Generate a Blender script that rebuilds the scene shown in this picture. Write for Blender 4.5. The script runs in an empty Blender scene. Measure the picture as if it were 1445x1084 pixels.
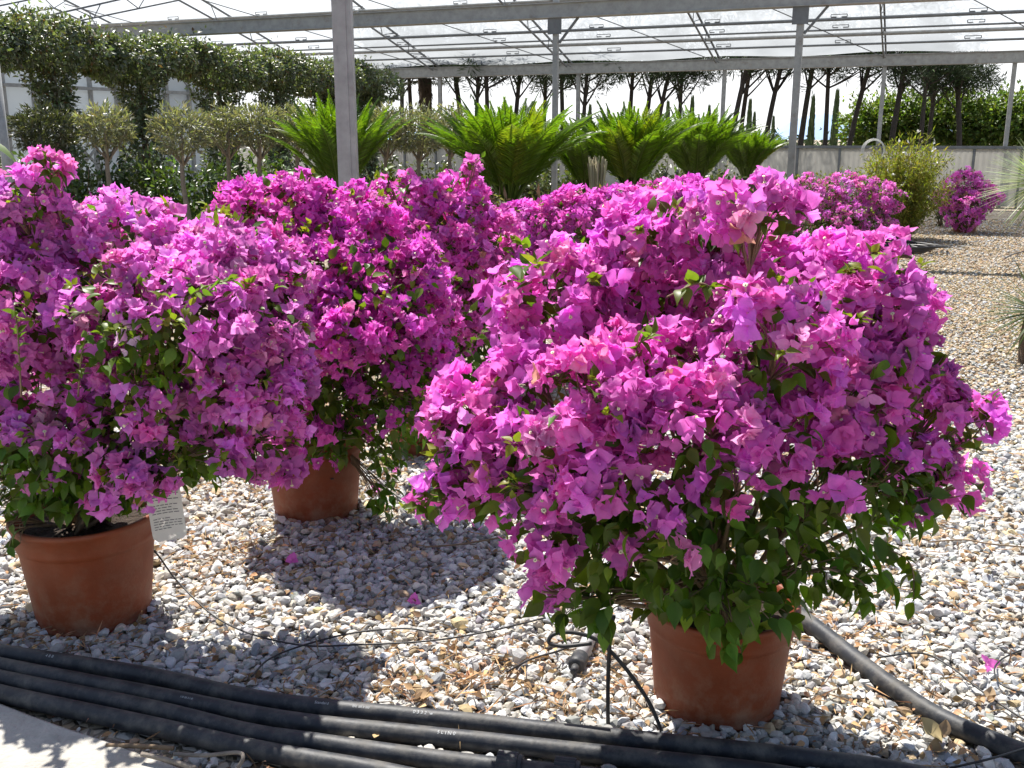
import bpy, math, random
import numpy as np
from mathutils import Vector

SC = bpy.context.scene
COL = SC.collection
rng = np.random.default_rng(11)
random.seed(5)
PI = math.pi

# ------------------------------------------------------------------ camera
FPX, CX, CY = 1400.0, 722.5, 542.0
CAM_H = 1.5
PITCH = math.atan((542 - 195) / FPX)
cam = bpy.data.cameras.new('camera')
cam.sensor_width = 36.0
cam.lens = 36.0 * FPX / 1445.0
cam.clip_start = 0.05
cam.clip_end = 3000
cam_o = bpy.data.objects.new('camera', cam)
cam_o.location = (0, 0, CAM_H)
cam_o.rotation_euler = (PI / 2 - PITCH, 0, 0)
COL.objects.link(cam_o)
SC.camera = cam_o

# ------------------------------------------------------------------ light
SUN_EL = math.radians(60)
SUN_AZ = math.atan2(-0.40, 0.91)          # from +Y, towards -X (behind the plants, left)
SUN_DIR = Vector((math.sin(SUN_AZ) * math.cos(SUN_EL), math.cos(SUN_AZ) * math.cos(SUN_EL), math.sin(SUN_EL)))
w = bpy.data.worlds.new('World'); SC.world = w; w.use_nodes = True
nt = w.node_tree
sky = nt.nodes.new('ShaderNodeTexSky'); sky.sky_type = 'NISHITA'; sky.sun_disc = False
sky.sun_elevation = SUN_EL; sky.sun_rotation = SUN_AZ
sky.air_density = 1.0; sky.dust_density = 1.0; sky.ozone_density = 1.0
# bright milky summer haze low in the sky, strongest towards the sun
tcw = nt.nodes.new('ShaderNodeTexCoord'); sxw = nt.nodes.new('ShaderNodeSeparateXYZ'); nt.links.new(tcw.outputs['Generated'], sxw.inputs[0])
hz = nt.nodes.new('ShaderNodeMapRange'); hz.interpolation_type = 'SMOOTHSTEP'; hz.inputs[1].default_value = 0.0; hz.inputs[2].default_value = 0.55; hz.inputs[3].default_value = 1.0; hz.inputs[4].default_value = 0.16
nt.links.new(sxw.outputs['Z'], hz.inputs[0])
dt = nt.nodes.new('ShaderNodeVectorMath'); dt.operation = 'DOT_PRODUCT'; dt.inputs[1].default_value = (-0.25, 0.97, 0); nt.links.new(tcw.outputs['Generated'], dt.inputs[0])
hs = nt.nodes.new('ShaderNodeMapRange'); hs.interpolation_type = 'SMOOTHSTEP'; hs.inputs[1].default_value = -0.3; hs.inputs[2].default_value = 0.75; hs.inputs[3].default_value = 0.25; hs.inputs[4].default_value = 1.0
nt.links.new(dt.outputs['Value'], hs.inputs[0])
hm = nt.nodes.new('ShaderNodeMath'); hm.operation = 'MULTIPLY'; nt.links.new(hz.outputs[0], hm.inputs[0]); nt.links.new(hs.outputs[0], hm.inputs[1])
mxw = nt.nodes.new('ShaderNodeMix'); mxw.data_type = 'RGBA'; mxw.inputs[7].default_value = (9.5, 9.6, 9.8, 1)
nt.links.new(hm.outputs[0], mxw.inputs[0]); nt.links.new(sky.outputs[0], mxw.inputs[6])
nt.links.new(mxw.outputs[2], nt.nodes['Background'].inputs[0])
nt.nodes['Background'].inputs[1].default_value = 0.072
sl = bpy.data.lights.new('sun', 'SUN'); sl.energy = 4.9; sl.angle = math.radians(0.5); sl.color = (1.0, 0.955, 0.88)
so = bpy.data.objects.new('sun', sl); COL.objects.link(so)
so.rotation_euler = SUN_DIR.to_track_quat('Z', 'Y').to_euler()
so.location = SUN_DIR * 40
SC.view_settings.view_transform = 'Standard'
SC.view_settings.look = 'None'
SC.view_settings.gamma = 1
SC.view_settings.exposure = 1.0
SC.render.engine = 'CYCLES'
SC.cycles.use_denoising = True
SC.cycles.max_bounces = 10
SC.cycles.transparent_max_bounces = 12
SC.cycles.caustics_reflective = False
SC.cycles.caustics_refractive = False

# ------------------------------------------------------------------ pixel -> world
cp, sp = math.cos(PITCH), math.sin(PITCH)
def ray(px, py):
    u = (px - CX) / FPX; v = (CY - py) / FPX
    return np.array([u, cp + v * sp, -sp + v * cp])
def at_y(px, py, Y):
    d = ray(px, py); t = Y / d[1]
    return np.array([0, 0, CAM_H]) + d * t
def at_z(px, py, Z):
    d = ray(px, py); t = (Z - CAM_H) / d[2]
    return np.array([0, 0, CAM_H]) + d * t
def ground(px, py, z=0.0):
    return at_z(px, py, z)
def px2m(Y, h=0.8):
    return (Y * cp + (CAM_H - h) * sp) / FPX     # metres per photo pixel at that place

# ------------------------------------------------------------------ materials
def mat(name, base=(0.5, 0.5, 0.5), rough=0.6, tint=False, metallic=0.0, spec=0.5, transl=0.0, transl_col=None,
        noise=None, bump=None, dust=None):
    """noise = (scale, amount) value mottling ; bump = (scale, strength, distance)"""
    m = bpy.data.materials.new(name); m.use_nodes = True
    n = m.node_tree.nodes; l = m.node_tree.links
    b = n['Principled BSDF']; out = n['Material Output']
    b.inputs['Roughness'].default_value = rough
    b.inputs['Metallic'].default_value = metallic
    b.inputs['Specular IOR Level'].default_value = spec
    if tint:
        a = n.new('ShaderNodeAttribute'); a.attribute_name = 'tint'; col = a.outputs['Color']
    else:
        r = n.new('ShaderNodeRGB'); r.outputs[0].default_value = (*base, 1); col = r.outputs[0]
    if noise:
        tc = n.new('ShaderNodeTexCoord')
        t = n.new('ShaderNodeTexNoise'); t.inputs['Scale'].default_value = noise[0]; t.inputs['Detail'].default_value = 6
        t.inputs['Roughness'].default_value = 0.65
        l.new(tc.outputs['Object'], t.inputs['Vector'])
        mr = n.new('ShaderNodeMapRange'); mr.inputs[1].default_value = 0.3; mr.inputs[2].default_value = 0.7
        mr.inputs[3].default_value = 1 - noise[1]; mr.inputs[4].default_value = 1 + noise[1]
        l.new(t.outputs[0], mr.inputs[0])
        mx = n.new('ShaderNodeVectorMath'); mx.operation = 'SCALE'
        l.new(col, mx.inputs[0]); l.new(mr.outputs[0], mx.inputs['Scale']); col = mx.outputs[0]
    if dust:                                     # settled dirt: (colour, noise scale, threshold lo, hi, max, fade height or 0)
        dc, dsc, lo_, hi_, mxv, hgt = dust
        tc = n.new('ShaderNodeTexCoord'); t = n.new('ShaderNodeTexNoise'); t.inputs['Scale'].default_value = dsc; t.inputs['Detail'].default_value = 9; t.inputs['Roughness'].default_value = 0.7
        l.new(tc.outputs['Object'], t.inputs['Vector'])
        mr = n.new('ShaderNodeMapRange'); mr.inputs[1].default_value = lo_; mr.inputs[2].default_value = hi_; mr.inputs[4].default_value = mxv
        l.new(t.outputs[0], mr.inputs[0]); fac = mr.outputs[0]
        if hgt:
            sx = n.new('ShaderNodeSeparateXYZ'); l.new(tc.outputs['Object'], sx.inputs[0])
            m2 = n.new('ShaderNodeMapRange'); m2.inputs[1].default_value = 0; m2.inputs[2].default_value = hgt; m2.inputs[3].default_value = 1; m2.inputs[4].default_value = 0.22
            l.new(sx.outputs['Z'], m2.inputs[0]); mm = n.new('ShaderNodeMath'); mm.operation = 'MULTIPLY'; l.new(fac, mm.inputs[0]); l.new(m2.outputs[0], mm.inputs[1]); fac = mm.outputs[0]
        mxc = n.new('ShaderNodeMix'); mxc.data_type = 'RGBA'; mxc.inputs[7].default_value = (*dc, 1)
        l.new(fac, mxc.inputs[0]); l.new(col, mxc.inputs[6]); col = mxc.outputs[2]
        rr = n.new('ShaderNodeMapRange'); rr.inputs[3].default_value = rough; rr.inputs[4].default_value = 0.9; l.new(fac, rr.inputs[0]); l.new(rr.outputs[0], b.inputs['Roughness'])
    l.new(col, b.inputs['Base Color'])
    if bump:
        tc = n.new('ShaderNodeTexCoord')
        t = n.new('ShaderNodeTexNoise'); t.inputs['Scale'].default_value = bump[0]; t.inputs['Detail'].default_value = 5
        l.new(tc.outputs['Object'], t.inputs['Vector'])
        bp = n.new('ShaderNodeBump'); bp.inputs['Strength'].default_value = bump[1]; bp.inputs['Distance'].default_value = bump[2]
        l.new(t.outputs[0], bp.inputs['Height']); l.new(bp.outputs[0], b.inputs['Normal'])
    if transl > 0:
        tr = n.new('ShaderNodeBsdfTranslucent')
        if transl_col is None:
            l.new(col, tr.inputs['Color'])
        else:
            vm = n.new('ShaderNodeVectorMath'); vm.operation = 'MULTIPLY'
            vm.inputs[1].default_value = transl_col
            l.new(col, vm.inputs[0]); l.new(vm.outputs[0], tr.inputs['Color'])
        ms = n.new('ShaderNodeMixShader'); ms.inputs[0].default_value = transl
        l.new(b.outputs[0], ms.inputs[1]); l.new(tr.outputs[0], ms.inputs[2]); l.new(ms.outputs[0], out.inputs[0])
    return m

M = {}
M['bract'] = mat('bract_paper', tint=True, rough=0.5, spec=0.3, transl=0.50, transl_col=(1.1, 1.15, 1.06), noise=(45, 0.14), bump=(90, 0.35, 0.004))
M['flower'] = mat('cream_flower', (0.75, 0.68, 0.45), 0.6)
M['leaf'] = mat('leaf_green', tint=True, rough=0.42, spec=0.32, transl=0.40, transl_col=(1.5, 1.6, 0.5), noise=(60, 0.12))
M['farleaf'] = mat('leaf_glossy', tint=True, rough=0.40, spec=0.75, transl=0.34, transl_col=(1.4, 1.45, 0.5))
M['cycadleaf'] = mat('cycad_leaf', tint=True, rough=0.34, spec=0.5, transl=0.45, transl_col=(1.6, 1.7, 0.4))
M['needle'] = mat('pine_needle', tint=True, rough=0.6, spec=0.2, transl=0.15)
M['bark'] = mat('bark', (0.11, 0.075, 0.05), 0.9, noise=(14, 0.4), bump=(30, 0.8, 0.02))
M['pinebark'] = mat('pine_bark', (0.060, 0.050, 0.043), 0.9, noise=(14, 0.4), bump=(30, 0.8, 0.02))
M['twig'] = mat('twig', (0.20, 0.135, 0.08), 0.8, noise=(40, 0.3))
M['greybark'] = mat('grey_bark', (0.20, 0.17, 0.14), 0.9, noise=(20, 0.3), bump=(40, 0.6, 0.01))
M['terracotta'] = mat('terracotta_plastic', (0.205, 0.047, 0.016), 0.55, spec=0.35, noise=(7, 0.16), bump=(120, 0.25, 0.003), dust=((0.30, 0.22, 0.15), 16, .44, .72, .65, .24))
M['soil'] = mat('potting_soil', (0.035, 0.022, 0.014), 0.95, noise=(60, 0.5), bump=(80, 1.0, 0.02))
M['stone'] = mat('limestone_chip', tint=True, rough=0.85, spec=0.2, noise=(70, 0.16), bump=(160, 0.35, 0.003))
M['blackpipe'] = mat('black_polyethylene', (0.022, 0.025, 0.031), 0.54, spec=0.42, noise=(9, 0.35), bump=(60, 0.3, 0.004), dust=((0.19, 0.175, 0.15), 15, .46, .72, .6, 0))
M['blacktube'] = mat('black_drip_tube', (0.016, 0.016, 0.018), 0.5)
M['galv'] = mat('galvanised_steel', (0.335, 0.34, 0.335), 0.55, metallic=0.25, noise=(9, 0.2), spec=0.4, dust=((0.24, 0.19, 0.14), 7, .56, .72, .5, 0))
M['galvdark'] = mat('weathered_steel', (0.17, 0.18, 0.19), 0.6, metallic=0.2, noise=(6, 0.2))
M['concrete'] = mat('concrete', (0.40, 0.385, 0.35), 0.9, noise=(12, 0.28), bump=(70, 0.7, 0.008), dust=((0.20, 0.165, 0.12), 6, .50, .70, .7, 0))
M['litter'] = mat('dry_litter', tint=True, rough=0.8, spec=0.2, transl=0.2)
M['paper'] = mat('paper_tag', (0.72, 0.71, 0.66), 0.6, transl=0.2)
M['ink'] = mat('tag_ink', (0.10, 0.10, 0.11), 0.7)
M['pipeink'] = mat('pipe_print', (0.42, 0.44, 0.45), 0.6)
M['hose'] = mat('pale_hose', (0.62, 0.62, 0.58), 0.45)
M['greypvc'] = mat('grey_pvc', (0.42, 0.42, 0.42), 0.5, noise=(15, 0.2))
M['panel'] = mat('wall_sheet', (0.52, 0.505, 0.46), 0.6, noise=(1.5, 0.14), transl=0.25, dust=((0.25, 0.21, 0.15), 2.5, .48, .75, .7, .9))
M['ghpanel'] = mat('glasshouse_sheet', (0.66, 0.70, 0.73), 0.4, transl=0.45)
M['hill'] = mat('far_hill', (0.30, 0.40, 0.55), 1.0, spec=0.0, noise=(0.02, 0.1))  # blue of the distant air haze is painted into the base colour
M['drystem'] = mat('tan_stem', tint=True, rough=0.8, transl=0.2)

def film_mat():
    m = bpy.data.materials.new('greenhouse_film'); m.use_nodes = True
    n = m.node_tree.nodes; l = m.node_tree.links; out = n['Material Output']
    n.remove(n['Principled BSDF'])
    tc = n.new('ShaderNodeTexCoord'); nz = n.new('ShaderNodeTexNoise'); nz.inputs['Scale'].default_value = 0.9
    l.new(tc.outputs['Object'], nz.inputs['Vector'])
    tl = n.new('ShaderNodeBsdfTranslucent'); tl.inputs[0].default_value = (0.46, 0.485, 0.51, 1)
    tp = n.new('ShaderNodeBsdfTransparent'); tp.inputs[0].default_value = (0.56, 0.58, 0.61, 1)
    gl = n.new('ShaderNodeBsdfGlossy'); gl.inputs['Roughness'].default_value = 0.35; gl.inputs[0].default_value = (0.8, 0.8, 0.8, 1)
    mr = n.new('ShaderNodeMapRange'); mr.inputs[1].default_value = 0.3; mr.inputs[2].default_value = 0.7
    mr.inputs[3].default_value = 0.40; mr.inputs[4].default_value = 0.55
    l.new(nz.outputs[0], mr.inputs[0])
    a = n.new('ShaderNodeMixShader'); l.new(mr.outputs[0], a.inputs[0]); l.new(tl.outputs[0], a.inputs[1]); l.new(tp.outputs[0], a.inputs[2])
    b = n.new('ShaderNodeMixShader'); b.inputs[0].default_value = 0.06
    l.new(a.outputs[0], b.inputs[1]); l.new(gl.outputs[0], b.inputs[2]); l.new(b.outputs[0], out.inputs[0])
    return m
M['film'] = film_mat()

def ground_mat():
    m = bpy.data.materials.new('gravel_ground'); m.use_nodes = True
    n = m.node_tree.nodes; l = m.node_tree.links; b = n['Principled BSDF']
    tc = n.new('ShaderNodeTexCoord')
    v = n.new('ShaderNodeTexVoronoi'); v.inputs['Scale'].default_value = 30; v.inputs['Randomness'].default_value = 1
    l.new(tc.outputs['Object'], v.inputs['Vector'])
    v2 = n.new('ShaderNodeTexVoronoi'); v2.inputs['Scale'].default_value = 30; v2.feature = 'DISTANCE_TO_EDGE'
    l.new(tc.outputs['Object'], v2.inputs['Vector'])
    cr = n.new('ShaderNodeValToRGB')
    e = cr.color_ramp.elements
    e[0].position = 0.0; e[0].color = (0.20, 0.12, 0.065, 1)
    e[1].position = 1.0; e[1].color = (0.58, 0.55, 0.50, 1)
    q = cr.color_ramp.elements.new(0.3); q.color = (0.34, 0.27, 0.18, 1)
    q = cr.color_ramp.elements.new(0.55); q.color = (0.42, 0.34, 0.25, 1)
    sx = n.new('ShaderNodeSeparateColor'); l.new(v.outputs['Color'], sx.inputs[0])
    l.new(sx.outputs[0], cr.inputs[0])
    big = n.new('ShaderNodeTexNoise'); big.inputs['Scale'].default_value = 0.8; big.inputs['Detail'].default_value = 6
    l.new(tc.outputs['Object'], big.inputs['Vector'])
    mx = n.new('ShaderNodeMix'); mx.data_type = 'RGBA'; mx.inputs[7].default_value = (0.27, 0.20, 0.13, 1)
    mr = n.new('ShaderNodeMapRange'); mr.inputs[1].default_value = 0.42; mr.inputs[2].default_value = 0.7; mr.inputs[3].default_value = 0; mr.inputs[4].default_value = 0.6
    l.new(big.outputs[0], mr.inputs[0]); l.new(mr.outputs[0], mx.inputs[0]); l.new(cr.outputs[0], mx.inputs[6])
    l.new(mx.outputs[2], b.inputs['Base Color'])
    b.inputs['Roughness'].default_value = 0.9
    m2 = n.new('ShaderNodeMapRange'); m2.inputs[2].default_value = 0.25
    l.new(v2.outputs['Distance'], m2.inputs[0])
    bp = n.new('ShaderNodeBump'); bp.inputs['Strength'].default_value = 1.0; bp.inputs['Distance'].default_value = 0.02
    l.new(m2.outputs[0], bp.inputs['Height']); l.new(bp.outputs[0], b.inputs['Normal'])
    return m
M['ground'] = ground_mat()

# ------------------------------------------------------------------ mesh batches
class MB:
    """collects vertices, faces and a per-vertex tint, then links them as ONE mesh object"""
    def __init__(s): s.v = []; s.f3 = []; s.f4 = []; s.t = []; s.n = 0
    def add(s, v, f3=None, f4=None, tint=(1, 1, 1)):
        v = np.asarray(v, float).reshape(-1, 3)
        s.v.append(v)
        t = np.asarray(tint, float)
        s.t.append(np.tile(t, (len(v), 1)) if t.ndim == 1 else t)
        if f3 is not None and len(f3): s.f3.append(np.asarray(f3, int).reshape(-1, 3) + s.n)
        if f4 is not None and len(f4): s.f4.append(np.asarray(f4, int).reshape(-1, 4) + s.n)
        s.n += len(v)
    def inst(s, tpl, pos, R, scale, tint):
        """tpl=(verts,f3,f4); pos (N,3) R (N,3,3) scale (N,) or (N,3); tint (N,3)"""
        N = len(pos)
        if N == 0: return
        tv, f3, f4 = tpl
        sc_ = np.asarray(scale, float)
        if sc_.ndim == 1: sc_ = np.repeat(sc_[:, None], 3, 1)
        loc = tv[None, :, :] * sc_[:, None, :]
        V = np.einsum('nij,nkj->nki', R, loc) + np.asarray(pos)[:, None, :]
        k = len(tv); off = (np.arange(N) * k)[:, None, None]
        F3 = (f3[None] + off).reshape(-1, 3) if len(f3) else None
        F4 = (f4[None] + off).reshape(-1, 4) if len(f4) else None
        s.add(V.reshape(-1, 3), F3, F4, np.repeat(np.asarray(tint, float), k, 0))
    def box(s, c, size, rz=0.0, tint=(1, 1, 1)):
        x, y, z = np.asarray(size) / 2.0
        p = np.array([(-x, -y, -z), (x, -y, -z), (x, y, -z), (-x, y, -z), (-x, -y, z), (x, -y, z), (x, y, z), (-x, y, z)])
        ca, sa = math.cos(rz), math.sin(rz)
        p = np.stack([p[:, 0] * ca - p[:, 1] * sa, p[:, 0] * sa + p[:, 1] * ca, p[:, 2]], 1) + np.asarray(c)
        s.add(p, None, [(0, 3, 2, 1), (4, 5, 6, 7), (0, 1, 5, 4), (1, 2, 6, 5), (2, 3, 7, 6), (3, 0, 4, 7)], tint)
    def bar(s, a, b, wd, ht, tint=(1, 1, 1)):
        """rectangular bar from a to b"""
        a = np.asarray(a, float); b = np.asarray(b, float)
        d = (b - a) / np.linalg.norm(b - a)
        up = np.array([0, 0, 1.0]) if abs(d[2]) < 0.95 else np.array([0, 1.0, 0])
        sd = np.cross(d, up); sd /= np.linalg.norm(sd); u = np.cross(sd, d)
        p = []
        for q in (a, b):
            for i, j in ((-1, -1), (1, -1), (1, 1), (-1, 1)):
                p.append(q + sd * i * wd / 2 + u * j * ht / 2)
        s.add(p, None, [(3, 2, 1, 0), (4, 5, 6, 7), (0, 1, 5, 4), (1, 2, 6, 5), (2, 3, 7, 6), (3, 0, 4, 7)], tint)
    def tube(s, pts, r, sides=8, tint=(1, 1, 1), cap=True):
        P = np.asarray(pts, float); n = len(P)
        r = np.full(n, r, float) if np.isscalar(r) else np.asarray(r, float)
        T = np.gradient(P, axis=0); T /= np.linalg.norm(T, axis=1)[:, None] + 1e-12
        ref = np.array([0, 0, 1.0]) if abs(T[0][2]) < 0.9 else np.array([1.0, 0, 0])
        nn = np.cross(T[0], ref); nn /= np.linalg.norm(nn)
        rings = []
        for i in range(n):
            nn = nn - T[i] * nn.dot(T[i]); nn /= np.linalg.norm(nn) + 1e-12
            bb = np.cross(T[i], nn)
            a = np.arange(sides) * 2 * PI / sides
            rings.append(P[i] + r[i] * (np.cos(a)[:, None] * nn + np.sin(a)[:, None] * bb))
        V = np.concatenate(rings)
        f4 = []
        for i in range(n - 1):
            for k in range(sides):
                k2 = (k + 1) % sides
                f4.append((i * sides + k, i * sides + k2, (i + 1) * sides + k2, (i + 1) * sides + k))
        f3 = []
        if cap:
            V = np.concatenate([V, P[:1], P[-1:]])
            c0, c1 = n * sides, n * sides + 1
            for k in range(sides):
                k2 = (k + 1) % sides
                f3.append((c0, k2, k)); f3.append((c1, (n - 1) * sides + k, (n - 1) * sides + k2))
        s.add(V, f3, f4, tint)
    def lathe(s, prof, c=(0, 0, 0), sides=48, tint=(1, 1, 1)):
        a = np.arange(sides) * 2 * PI / sides
        V = np.concatenate([np.stack([r * np.cos(a), r * np.sin(a), np.full(sides, z)], 1) for r, z in prof]) + np.asarray(c)
        f4 = []
        for i in range(len(prof) - 1):
            for k in range(sides):
                k2 = (k + 1) % sides
                f4.append((i * sides + k, i * sides + k2, (i + 1) * sides + k2, (i + 1) * sides + k))
        s.add(V, None, f4, tint)
    def mesh(s, name, m, smooth=True):
        me = bpy.data.meshes.new(name)
        V = np.concatenate(s.v); T = np.concatenate(s.t)
        F3 = np.concatenate(s.f3) if s.f3 else np.zeros((0, 3), int)
        F4 = np.concatenate(s.f4) if s.f4 else np.zeros((0, 4), int)
        me.vertices.add(len(V)); me.vertices.foreach_set('co', V.astype(np.float32).ravel())
        li = np.concatenate([F3.ravel(), F4.ravel()]).astype(np.int32)
        tot = np.concatenate([np.full(len(F3), 3), np.full(len(F4), 4)]).astype(np.int32)
        st = np.concatenate([[0], np.cumsum(tot)[:-1]]).astype(np.int32)
        me.loops.add(len(li)); me.loops.foreach_set('vertex_index', li)
        me.polygons.add(len(tot)); me.polygons.foreach_set('loop_start', st); me.polygons.foreach_set('loop_total', tot)
        me.polygons.foreach_set('use_smooth', np.full(len(tot), bool(smooth)))
        at = me.attributes.new('tint', 'FLOAT_COLOR', 'POINT')
        at.data.foreach_set('color', np.concatenate([T, np.ones((len(T), 1))], 1).astype(np.float32).ravel())
        me.update(calc_edges=True)
        me.materials.append(m)
        return me
    def build(s, name, m, parent=None, smooth=True, loc=None):
        o = bpy.data.objects.new(name, s.mesh(name, m, smooth))
        COL.objects.link(o)
        if parent is not None:
            o.parent = parent
            if loc is not None: o.location = loc
        elif loc is not None: o.location = loc
        return o

def tag(o, label, cat, group=None, kind=None):
    if label: o['label'] = label
    if cat: o['category'] = cat
    if group: o['group'] = group
    if kind: o['kind'] = kind
    return o
def thing(name, label, cat, loc=(0, 0, 0), group=None, rz=0):
    o = bpy.data.objects.new(name, None); o.empty_display_size = 0.1
    o.location = loc; o.rotation_euler = (0, 0, rz); COL.objects.link(o)
    return tag(o, label, cat, group)
def copy_tree(o, loc=None, rz=None, scale=None, label=None):
    c = o.copy(); COL.objects.link(c)
    if loc is not None: c.location = loc
    if rz is not None: c.rotation_euler = (0, 0, rz)
    if scale is not None: c.scale = scale if hasattr(scale, '__len__') else (scale,) * 3
    if label: c['label'] = label
    for ch in list(o.children):
        d = ch.copy(); COL.objects.link(d); d.parent = c
        for g in list(ch.children):
            e = g.copy(); COL.objects.link(e); e.parent = d
    return c

# ------------------------------------------------------------------ orientation helpers
def norm(a):
    a = np.asarray(a, float); return a / (np.linalg.norm(a, axis=-1, keepdims=True) + 1e-12)
def rand_dirs(N, r=rng): return norm(r.normal(size=(N, 3)))
def frames_z(n, r=rng):
    """random roll about n; columns x,y,z=n"""
    n = norm(n); a = norm(np.cross(n, rand_dirs(len(n), r))); b = np.cross(n, a)
    return np.stack([a, b, n], 2)
def frames_yz(f, n):
    """y = f (leaf direction), z close to n"""
    f = norm(f); x = norm(np.cross(f, n)); z = np.cross(x, f)
    return np.stack([x, f, z], 2)
def vary(base, N, dv=0.2, dh=0.06, r=rng):
    c = np.tile(np.asarray(base, float), (N, 1))
    c *= np.exp(r.normal(0, dv, (N, 1))); c *= np.exp(r.normal(0, dh, (N, 3)))
    return np.clip(c, 0, 0.95)

# ------------------------------------------------------------------ leaf / bract templates
def blade(prof, hw, fold, curve, wave=0.0, ph=0.0, open0=0.0):
    """leaf along +Y, normal +Z; prof: list of (s, relative half width); last is the tip.
       curve(s)-> (y,z)"""
    V = []; F3 = []; F4 = []
    for i, (s_, wd) in enumerate(prof[:-1]):
        y, z = curve(s_); h = hw * wd
        k = fold * h
        V += [(-h, y, z + k + wave * math.sin(ph + 7 * s_)), (0, y, z), (h, y, z + k + wave * math.sin(ph + 2 + 6 * s_))]
        if i:
            a = 3 * (i - 1); b = 3 * i
            F4 += [(a, a + 1, b + 1, b), (a + 1, a + 2, b + 2, b + 1)]
    y, z = curve(prof[-1][0]); V.append((0, y, z)); t = len(V) - 1; a = t - 3
    F3 += [(a, a + 1, t), (a + 1, a + 2, t)]
    return np.array(V, float), np.array(F3, int).reshape(-1, 3), np.array(F4, int).reshape(-1, 4)

LEAFPROF = [(0, .07), (.10, .55), (.25, .95), (.42, 1.0), (.60, .74), (.76, .42), (.89, .16), (1, 0)]
def leaf_tpl(bend, fold, wave, ph, hw=0.285):
    return blade(LEAFPROF, hw, fold, lambda s_: (s_ * (1 - 0.25 * abs(bend) * s_), -bend * s_ * s_), wave, ph)
LEAVES = [leaf_tpl(b, f, w_, p) for b, f, w_, p in ((.35, .35, .02, 0), (.15, .5, .03, 1), (.6, .3, .02, 2), (-.1, .4, .03, 3))]
# low detail leaf : two triangles folded on the midrib
DRYLEAF = [leaf_tpl(-.5, .9, .10, 1.3, .34), leaf_tpl(.7, 1.1, .12, 2.2, .36)]
LEAF2 = (np.array([(0, 0, 0), (-.26, .45, .08), (0, 1, -.05), (.26, .45, .08)], float), np.array([(0, 2, 1), (0, 3, 2)]), np.zeros((0, 4), int))
NARROW2 = (np.array([(0, 0, 0), (-.12, .45, .03), (0, 1, -.08), (.12, .45, .03)], float), np.array([(0, 2, 1), (0, 3, 2)]), np.zeros((0, 4), int))

BRPROF = [(0, .25), (.12, .70), (.26, .97), (.40, 1.0), (.54, .84), (.68, .60), (.81, .34), (.92, .13), (1, 0)]
def bract_blade(hw, cup, curve, wave, r):
    """papery bract: five columns, rounded cross-section, rippled margin, thin pinched midrib"""
    V = []; F3 = []; F4 = []; ph = r.uniform(0, 6, 4); sk = r.normal(0, .06)
    for i, (s_, wd) in enumerate(BRPROF[:-1]):
        y, z = curve(s_); h = hw * wd
        for c in (-1, -.55, 0, .55, 1):
            rip = wave * abs(c) * (math.sin(ph[0] + 9 * s_ + 2 * c) + .6 * math.sin(ph[1] + 17 * s_ * c))
            zz = cup * h * (c * c) * (1.0 - 1.5 * s_) + rip + (.012 if c == 0 else 0)
            V.append((c * h + sk * s_ * s_, y + .03 * c * c * wd, z + zz))
        if i:
            a = 5 * (i - 1); b = 5 * i
            for k in range(4): F4.append((a + k, a + k + 1, b + k + 1, b + k))
    y, z = curve(1.0); V.append((sk, y, z)); t = len(V) - 1; a = t - 5
    for k in range(4): F3.append((a + k, a + k + 1, t))
    return np.array(V, float), np.array(F3, int), np.array(F4, int)
def bract_trio(opening, curl, seed, wav):
    r = np.random.default_rng(seed)
    V = []; F3 = []; F4 = []; n = 0
    for k in range(3):
        o0 = opening + r.normal(0, .13); cu = curl + r.normal(0, .18)
        L = 1 + r.normal(0, .08)
        pts = [(0.0, 0.0)]; y = z = 0.0; N_ = 40
        for i in range(N_):
            a = (PI / 2 - o0) - cu * ((i + .5) / N_)          # elevation angle above the flower plane
            y += math.cos(a) * L / N_; z += math.sin(a) * L / N_; pts.append((y, z))
        def curve(s_, pts=pts):
            q = pts[min(40, int(round(s_ * 40)))]
            return (q[0] + .04, q[1])
        v, f3, f4 = bract_blade(.43 + r.normal(0, .04), .55 + r.normal(0, .2), curve, wav, r)
        a = k * 2 * PI / 3 + r.normal(0, .12) - PI / 2
        R = np.array([(math.cos(a), -math.sin(a), 0), (math.sin(a), math.cos(a), 0), (0, 0, 1)])
        V.append(v @ R.T); F3.append(f3 + n); F4.append(f4 + n); n += len(v)
    return np.concatenate(V), np.concatenate(F3), np.concatenate(F4)
TRIOS = [bract_trio(.50, .75, 1, .04), bract_trio(.70, .7, 2, .05), bract_trio(.35, .9, 3, .04),
         bract_trio(.85, .5, 4, .05), bract_trio(.55, 1.1, 5, .06), bract_trio(.25, .45, 6, .04), bract_trio(.45, 1.3, 7, .06), bract_trio(.8, .9, 8, .05)]
def simple_trio():
    V = []; F = []
    for k in range(3):
        a = k * 2 * PI / 3; c, s_ = math.cos(a), math.sin(a)
        for x, y, z in ((0, 0, 0), (-.38, .45, .35), (0, .95, .42), (.38, .45, .35)):
            V.append((x * c - y * s_, x * s_ + y * c, z))
        F += [(4 * k, 4 * k + 2, 4 * k + 1), (4 * k, 4 * k + 3, 4 * k + 2)]
    return np.array(V), np.array(F), np.zeros((0, 4), int)
TRIO_S = simple_trio()
def flower_tpl():
    b = MB(); b.lathe([(.03, .05), (.035, .3), (.03, .55), (.12, .62), (.05, .6)], sides=7)
    V = np.concatenate(b.v); return V, np.zeros((0, 3), int), np.concatenate(b.f4)
FLOWER = flower_tpl()

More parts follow.
